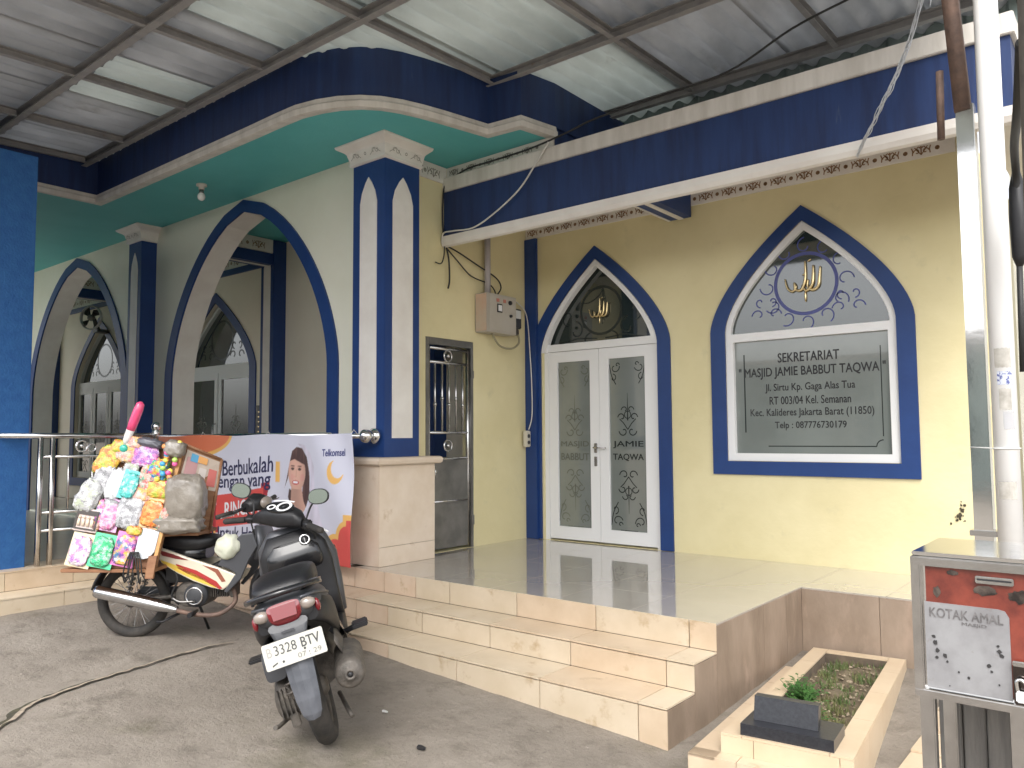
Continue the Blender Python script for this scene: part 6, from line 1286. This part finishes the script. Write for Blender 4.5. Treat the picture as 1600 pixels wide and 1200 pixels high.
BB(MB().box(-0.20, 0.10, -0.10, 0.10, 0.60, 0.615, bev=0.004).tube([(-0.18, -0.08, 0.60), (-0.02, -0.07, 0.45), (0.10, -0.06, 0.5)], 0.008, 6).tube([(-0.18, 0.08, 0.60), (-0.02, 0.07, 0.45), (0.10, 0.06, 0.5)], 0.008, 6), 'carrier', blackp)

def bw(u, v, w):   # bike frame to world: v towards the viewer (right side)
    c, s = math.cos(BA), math.sin(BA); return Vector((BR.x+u*c+v*s, BR.y+u*s-v*c, BR.z+w))
def on_bike(o, u, v, w): o.location = bw(u, v, w); o.rotation_euler = (0, 0, BA); return o
# cloth bundle
t = MB(); vs0 = None
t.ball((0, 0, 0), 0.095, n=26, sc3=(1, 0.8, 0.95)); t.v = [tuple(Vector(v)*(1+0.22*noise.noise(Vector(v)*22))) for v in t.v]
t = on_bike(t.build('cloth_bundle', mat('pale_green_cloth', (0.62, 0.64, 0.50), 0.8, c2=(0.72, 0.72, 0.60), scale=12, bump=0.8, bscale=25)), 0.80, 0.16, 0.70); setp(t, 'pale green cloth bundle tied behind the motorcycle handlebar', 'bundle')
# toy rack
rack = thing('toy_rack', (0, 0, 0), 'wooden peddler rack on the motorcycle with leaning display panel full of toys', 'rack'); on_bike(rack, 0, 0, 0)
def RB(mb, name, m_, **k): return local_build(mb, name, m_, rack, **k)
def vp(w): return 0.345-0.17*(w-0.58)/0.88
def quad(P, t, name, m_):
    P = [Vector((u, -v, w)) for u, v, w in P]; n = (P[1]-P[0]).cross(P[3]-P[0]).normalized()*t
    return RB(MB().add(P+[p+n for p in P], [(3, 2, 1, 0), (4, 5, 6, 7), (0, 1, 5, 4), (1, 2, 6, 5), (2, 3, 7, 6), (3, 0, 4, 7)]), name, m_)
RB(MB().box(-0.345, 0.335, -0.355, 0.22, 0.540, 0.566, bev=0.004), 'base_board', wood)
panel = [(-0.285, vp(0.57), 0.568), (0.345, vp(0.57), 0.568), (0.467, vp(1.46), 1.452), (-0.042, vp(1.44), 1.432)]
quad([(u, v-0.03, w) for u, v, w in panel], 0.015, 'display_panel', wood)
quad([(0.325, vp(0.57)+0.005, 0.568), (0.350, vp(0.57)+0.005, 0.568), (0.472, vp(1.46)+0.005, 1.452), (0.447, vp(1.46)+0.005, 1.452)], 0.02, 'edge_strip', woodo)
quad([(0.285, vp(0.55)+0.012, 0.50), (0.345, vp(0.55)+0.012, 0.50), (0.365, vp(0.6)+0.008, 0.66), (0.305, vp(0.6)+0.008, 0.66)], 0.02, 'bracket', wood)
side_q = [(0.345, 0.27, 0.80), (0.60, 0.0, 0.79), (0.682, 0.0, 1.336), (0.465, 0.155, 1.455)]
quad(side_q, 0.012, 'side_panel', wood)
cg = mat('old_poster', (0.46, 0.38, 0.31), 0.6, c2=(0.54, 0.45, 0.38), scale=6)
def sq(a, b):  # bilinear on the side panel
    P = [Vector(p) for p in side_q]; p = P[0].lerp(P[1], a).lerp(P[3].lerp(P[2], a), b); return p
def on_side(a0, a1, b0, b1, off, name, m_):
    P = []
    for a, b in ((a0, b0), (a1, b0), (a1, b1), (a0, b1)):
        p = sq(a, b); P.append(Vector((p.x+off*0.62, -(p.y+off*0.78), p.z)))
    return RB(MB().add(P+[p+Vector((0.003, -0.004, 0)) for p in P], [(3, 2, 1, 0), (4, 5, 6, 7), (0, 1, 5, 4), (1, 2, 6, 5), (2, 3, 7, 6), (3, 0, 4, 7)]), name, m_)
on_side(0.05, 0.93, 0.55, 0.95, 0.016, 'poster', cg)
on_side(0.10, 0.38, 0.60, 0.88, 0.022, 'poster', mat('pink_poster', (0.50, 0.28, 0.28), 0.6)); on_side(0.44, 0.62, 0.62, 0.80, 0.022, 'poster', mat('pale_poster', (0.62, 0.56, 0.52), 0.6)); on_side(0.68, 0.88, 0.60, 0.82, 0.022, 'poster', mat('red_poster', (0.58, 0.16, 0.14), 0.6))
on_side(0.18, 0.36, 0.84, 0.93, 0.026, 'poster', mat('blue_poster', (0.10, 0.34, 0.55), 0.6)); on_side(0.36, 0.60, 0.85, 0.93, 0.026, 'poster', mat('orange_poster', (0.72, 0.36, 0.12), 0.6))
def rail3(p, q, r=0.014, m_=wood): RB(MB().tube([(p[0], -p[1]-0.02, p[2]), (q[0], -q[1]-0.02, q[2])], r, 4), 'frame_rail', m_)
rail3(side_q[3], side_q[2]); rail3(side_q[2], side_q[1]); rail3(side_q[0], side_q[1], 0.018)
RB(MB().box(0.27, 0.60, -0.22, 0.12, 0.785, 0.81, bev=0.004), 'shelf', wood)
RB(MB().tube([(-0.25, 0.18, 0.56), (0.10, -0.02, 1.42)], 0.012, 6), 'strut', wood)
# goods
def blob(a, b, c, seed, amp=0.22, f=1.6, n=22):
    mb = MB(); mb.loft([((0, 0, 0), (a, 0, 0), (0, b, 0), 3)], 4, cap=False); mb = MB(); vs = []; fs = []
    k = n//2
    for i in range(k+1):
        for j in range(n):
            t, p = PI*i/k, 2*PI*j/n; e = 0.62; S0 = abs(math.sin(t))
            x = S0**e*math.copysign(abs(math.cos(p))**e, math.cos(p)); y = S0**e*math.copysign(abs(math.sin(p))**e, math.sin(p)); z = math.copysign(abs(math.cos(t))**e, math.cos(t))
            d = 1+amp*noise.fractal(Vector((x*f+seed, y*f, z*f)), 1, 2, 3); vs.append((x*a*d, y*b*d, z*c*d))
    for i in range(k):
        for j in range(n): fs.append((i*n+j, (i+1)*n+j, (i+1)*n+(j+1)%n, i*n+(j+1)%n))
    return mb.add(vs, fs, 0, True)
t = on_bike(blob(0.145, 0.10, 0.175, 3.1, 0.12, 3.0, 44).build('plastic_sack', plast), 0.51, 0.24, 1.06); setp(t, 'large wrinkled grey plastic sack on the side of the toy rack', 'sack')
t = on_bike(blob(0.175, 0.10, 0.066, 8.7, 0.20, 3.2, 44).build('plastic_sack', plast), 0.46, 0.25, 0.875); setp(t, 'flat beige plastic sack below the large grey sack', 'sack')
P3 = dict(pinkc=[(0.80, 0.35, 0.55), (0.85, 0.60, 0.70), (0.75, 0.20, 0.45), (0.85, 0.75, 0.8)], green=[(0.02, 0.55, 0.22), (0.05, 0.70, 0.35), (0.65, 0.75, 0.70), (0.02, 0.38, 0.15), (0.3, 0.7, 0.5)],
  multi=[(0.75, 0.15, 0.45), (0.85, 0.55, 0.10), (0.25, 0.12, 0.45), (0.80, 0.35, 0.60), (0.1, 0.3, 0.5), (0.85, 0.8, 0.75)], whitep=[(0.82, 0.74, 0.76), (0.85, 0.80, 0.80), (0.78, 0.42, 0.60), (0.5, 0.25, 0.6)],
  orange=[(0.85, 0.28, 0.06), (0.90, 0.45, 0.12), (0.80, 0.20, 0.04), (0.9, 0.6, 0.25)], teal=[(0.10, 0.62, 0.58), (0.16, 0.70, 0.65), (0.7, 0.8, 0.78), (0.10, 0.58, 0.56), (0.12, 0.66, 0.6)],
  yellow=[(0.85, 0.60, 0.10), (0.85, 0.40, 0.15), (0.55, 0.65, 0.10), (0.85, 0.72, 0.25), (0.85, 0.3, 0.1)], clear=[(0.62, 0.62, 0.62), (0.75, 0.75, 0.76), (0.42, 0.42, 0.43), (0.6, 0.65, 0.5)],
  silver=[(0.70, 0.70, 0.72), (0.5, 0.5, 0.52), (0.8, 0.8, 0.82), (0.35, 0.35, 0.36)], pinkw=[(0.85, 0.70, 0.55), (0.85, 0.45, 0.40), (0.8, 0.75, 0.7), (0.85, 0.55, 0.15)], purple=[(0.80, 0.25, 0.60), (0.45, 0.20, 0.60), (0.85, 0.50, 0.72), (0.75, 0.7, 0.8)],
  beads=[(0.85, 0.75, 0.10), (0.80, 0.10, 0.30), (0.05, 0.35, 0.65), (0.85, 0.35, 0.10), (0.4, 0.65, 0.1), (0.1, 0.6, 0.5)], red=[(0.75, 0.15, 0.15), (0.8, 0.7, 0.65), (0.2, 0.5, 0.35), (0.85, 0.5, 0.4)])
vm = {k: vor('toy_'+k, c, 42 if k not in ('pinkc', 'teal', 'orange', 'green') else 60) for k, c in P3.items()}
GT = 'toy packs hanging on the sales rack'
def uw(px, py): return (-0.293+(px-107)*0.00469-0.0, 0.584+(887-py)*0.00459)
def put(o, px, py, lift, tilt=-11):
    u, w = uw(px, py); u -= 0.085*(w-0.58)/0.86; on_bike(o, u, vp(w)+lift, w); o.rotation_euler = (Matrix.Rotation(BA, 3, 'Z') @ Matrix.Rotation(math.radians(-tilt), 3, 'Y') @ Matrix.Rotation(math.radians(-10), 3, 'X')).to_euler(); return o
def card(px, py, wpx, hpx, m_, lab, lift=0.02, tilt=-11, cat='toy', backing=None):
    W, H = wpx*0.00469/2*1.06, hpx*0.00459/2*1.06
    t = thing('toy_card', (0, 0, 0), lab, cat, GT); put(t, px, py, lift, tilt)
    local_build(MB().box(-W, W, -0.002, 0.002, -H, H, bev=0.0015), 'backing_card', backing or m_, t)
    bl = blob(W*0.84, 0.012, H*0.84, px*0.1, 0.14, 5.0, 30); bl.v = [(x, y-0.014, z-H*0.04) for x, y, z in bl.v]; local_build(bl, 'blister', m_, t); return t
def bag(px, py, wpx, hpx, m_, lab, lift=0.035, tilt=-11, depth=0.022, amp=0.17):
    W, H = wpx*0.00469/2*1.2, hpx*0.00459/2*1.2
    o = blob(W, depth, H, px*0.13+py, amp, 3.2, 40).build('toy_bag', m_); put(o, px, py, lift, tilt); return setp(o, lab, 'toy', GT)
wcard = mat('white_card', (0.78, 0.74, 0.72), 0.3, coat=0.6); ycard = mat('yellow_edge_card', (0.80, 0.68, 0.45), 0.3, coat=0.6); gcard = mat('green_card', (0.10, 0.60, 0.30), 0.3, coat=0.6); mcard = mat('magenta_card', (0.70, 0.20, 0.50), 0.3, coat=0.6); pcard = mat('pink_card', (0.75, 0.40, 0.65), 0.3, coat=0.6); tcard = mat('teal_card', (0.12, 0.62, 0.58), 0.3, coat=0.6); ocard = mat('orange_card', (0.85, 0.50, 0.22), 0.3, coat=0.6)
card(129, 862, 36, 50, vm['whitep'], 'white and pink toy card at the lower left of the rack', backing=ycard)
card(164, 863, 36, 50, vm['green'], 'bright green toy card in the bottom row of the rack', backing=gcard, lift=0.025)
card(198, 861, 34, 50, vm['multi'], 'magenta and yellow toy card in the bottom row of the rack', backing=mcard)
# plain white pouch
W, H = 0.070, 0.11
t = MB().plate([[(-W, H), (W, H), (W, -H*0.4), (W*0.6, -H*0.85), (0, -H), (-W, -H*0.95)]], 0.012, lambda u, v, w: (u, -w, v), bev=0.004).build('white_pouch', mat('milky_white_pouch', (0.62, 0.65, 0.68), 0.3, coat=0.5, bump=0.4, bscale=15)); put(t, 231, 853, 0.015, -9); setp(t, 'plain milky white pouch hanging under the orange toy pack', 'pouch', GT)
# toy soldiers box
t = thing('toy_set', (0, 0, 0), 'dark framed toy set with a row of small pale figures', 'toy', GT); put(t, 139, 816, 0.03, -9)
local_build(MB().box(-0.087, 0.087, -0.018, 0.004, -0.082, 0.082, bev=0.004), 'tray', mat('pink_white_tray', (0.72, 0.60, 0.56), 0.5), t)
local_build(MB().plate([[(-0.080, -0.070), (0.080, -0.070), (0.080, 0.070), (-0.080, 0.070)], [(-0.068, -0.058), (0.068, -0.058), (0.068, 0.036), (-0.068, 0.036)][::-1]], 0.008, lambda u, v, w: (u, -0.019-w, v)), 'frame', mat('dark_frame', (0.06, 0.05, 0.045), 0.4), t)
for k in range(4):
    x = -0.050+0.033*k; local_build(MB().loft([((x, -0.026, -0.045), (0.012, 0, 0), (0, 0.005, 0), 2.5), ((x, -0.028, -0.01), (0.011, 0, 0), (0, 0.006, 0), 2.5), ((x, -0.026, 0.008), (0.005, 0, 0), (0, 0.004, 0), 2)], 10).ball((x, -0.027, 0.018), 0.010), 'figure', mat('pale_figures', (0.70, 0.58, 0.45), 0.5), t)
card(174, 808, 30, 48, vm['pinkc'], 'pink toy card with heart shape in the third row', backing=pcard, lift=0.03)
bag(205, 803, 34, 44, vm['silver'], 'bag of shiny silver strands beside the pink toy card')
card(241, 805, 36, 46, vm['orange'], 'orange toy pack at the right edge of the rack', backing=ocard, lift=0.035)
bag(141, 778, 30, 44, vm['clear'], 'crumpled clear bag at the left edge of the rack', depth=0.04, tilt=-25)
bag(163, 748, 26, 34, vm['silver'], 'small grey plastic bag above the crumpled clear bag', tilt=-15)
bag(182, 760, 24, 42, mat('soft_white_bag', (0.72, 0.73, 0.75), 0.3, c2=(0.55, 0.56, 0.58), scale=9, coat=0.6, bump=0.7, bscale=22), 'soft white bag left of the teal toy card', tilt=-20)
card(206, 761, 28, 44, vm['teal'], 'teal toy card in the second row of the rack', backing=tcard, lift=0.05, tilt=-14)
bag(229, 752, 18, 40, vm['red'], 'narrow red and white toy bag right of the teal card')
bag(250, 768, 32, 24, vm['yellow'], 'pale yellow green toy bag above the orange pack')
bag(247, 740, 24, 32, vm['beads'], 'small multicoloured toy bag between red bag and bead string', amp=0.5)
bag(168, 722, 30, 42, vm['yellow'], 'orange and yellow toy bag at the upper left of the rack', tilt=-28)
bag(199, 708, 30, 30, vm['pinkw'], 'peach and white toy bag at the top of the rack')
bag(228, 716, 34, 30, vm['purple'], 'pink and purple toy bag at the top of the rack')
t = thing('bead_string', (0, 0, 0), 'string of yellow pink and blue toy beads at the upper right of the rack', 'toy', GT); put(t, 266, 725, 0.05, -9)
bm2 = [mat('bead_'+n, c, 0.3, coat=0.6) for n, c in (('yellow', (0.85, 0.70, 0.10)), ('pink', (0.80, 0.12, 0.35)), ('blue', (0.05, 0.38, 0.68)), ('orange', (0.85, 0.33, 0.10)), ('lime', (0.45, 0.68, 0.12)))]
for k in range(22):
    local_build(MB().ball((random.uniform(-0.06, 0.06), random.uniform(-0.02, 0.01), 0.15-0.30*k/21), 0.022, n=10, sc3=(1, 0.7, 0.9)), 'bead', bm2[k % 5], t)
bag(186, 700, 20, 18, vm['yellow'], 'small yellow bag at the top left corner of the rack', depth=0.03)
bag(214, 694, 22, 16, vm['pinkw'], 'small peach packet under the inflatable stick', depth=0.03)
bag(256, 812, 14, 30, vm['red'], 'slim red packet at the right edge below the bead string', depth=0.02)
bag(157, 808, 12, 40, vm['multi'], 'slim colourful packet between toy set and pink card', depth=0.015)
bag(223, 775, 26, 20, vm['pinkw'], 'peach packet between silver strands and orange pack', depth=0.02)
bag(275, 704, 26, 22, plast, 'grey plastic bag at the top corner of the rack', depth=0.05)
bag(236, 695, 34, 12, mat('dark_grey_bag', (0.10, 0.10, 0.12), 0.3, coat=0.5, bump=0.8, bscale=25), 'dark grey bag lying on top of the toy rack', depth=0.05)
bag(176, 790, 18, 10, vm['silver'], 'small silver packet above the pink card', depth=0.02)
bag(206, 735, 20, 14, vm['clear'], 'tiny clear packet between peach bag and teal card', depth=0.02)
bag(213, 832, 20, 12, vm['yellow'], 'small yellow packet under the silver strands', depth=0.02)
t = thing('cord_bunch', (0, 0, 0), 'bunch of black cords hanging below the toy rack', 'cords'); on_bike(t, 0.20, 0.37, 0.56)
for k in range(7):
    x = -0.05+0.018*k; local_build(MB().tube(smoothp([(x*0.5, 0, 0.13), (x, -0.015, 0.06), (x*1.3+0.01*math.sin(k*2), -0.02, -0.02), (x*1.5+0.012*math.cos(k*3), -0.01, -0.075-0.01*(k % 3)), (x*1.2, 0.01, -0.05)], 5), 0.0045, 6), 'cord', cable_b, t)
t = thing('inflatable_stick', (0, 0, 0), 'pink and white inflatable stick standing up from the toy rack', 'toy'); on_bike(t, 0.035, 0.22, 1.46)
ax_ = Vector((0.115, 0, 0.315)); pk = mat('hot_pink_vinyl', (0.85, 0.08, 0.22), 0.25, coat=0.6); wv = mat('white_vinyl', (0.80, 0.76, 0.74), 0.25, coat=0.6); tl = mat('teal_vinyl', (0.05, 0.50, 0.38), 0.3, coat=0.6)
local_build(MB().tube([ax_*0.0, ax_*0.08, ax_*0.33], [0.015, 0.026, 0.030], 14), 'white_end', wv, t)
local_build(MB().tube([ax_*0.331, ax_*0.5, ax_*0.8, ax_*0.95, ax_*1.0], [0.030, 0.034, 0.034, 0.028, 0.010], 14), 'pink_tube', pk, t)
local_build(MB().ball((0, -0.02, -0.03), 0.032, sc3=(1, 0.6, 0.9)), 'teal_tag', tl, t)
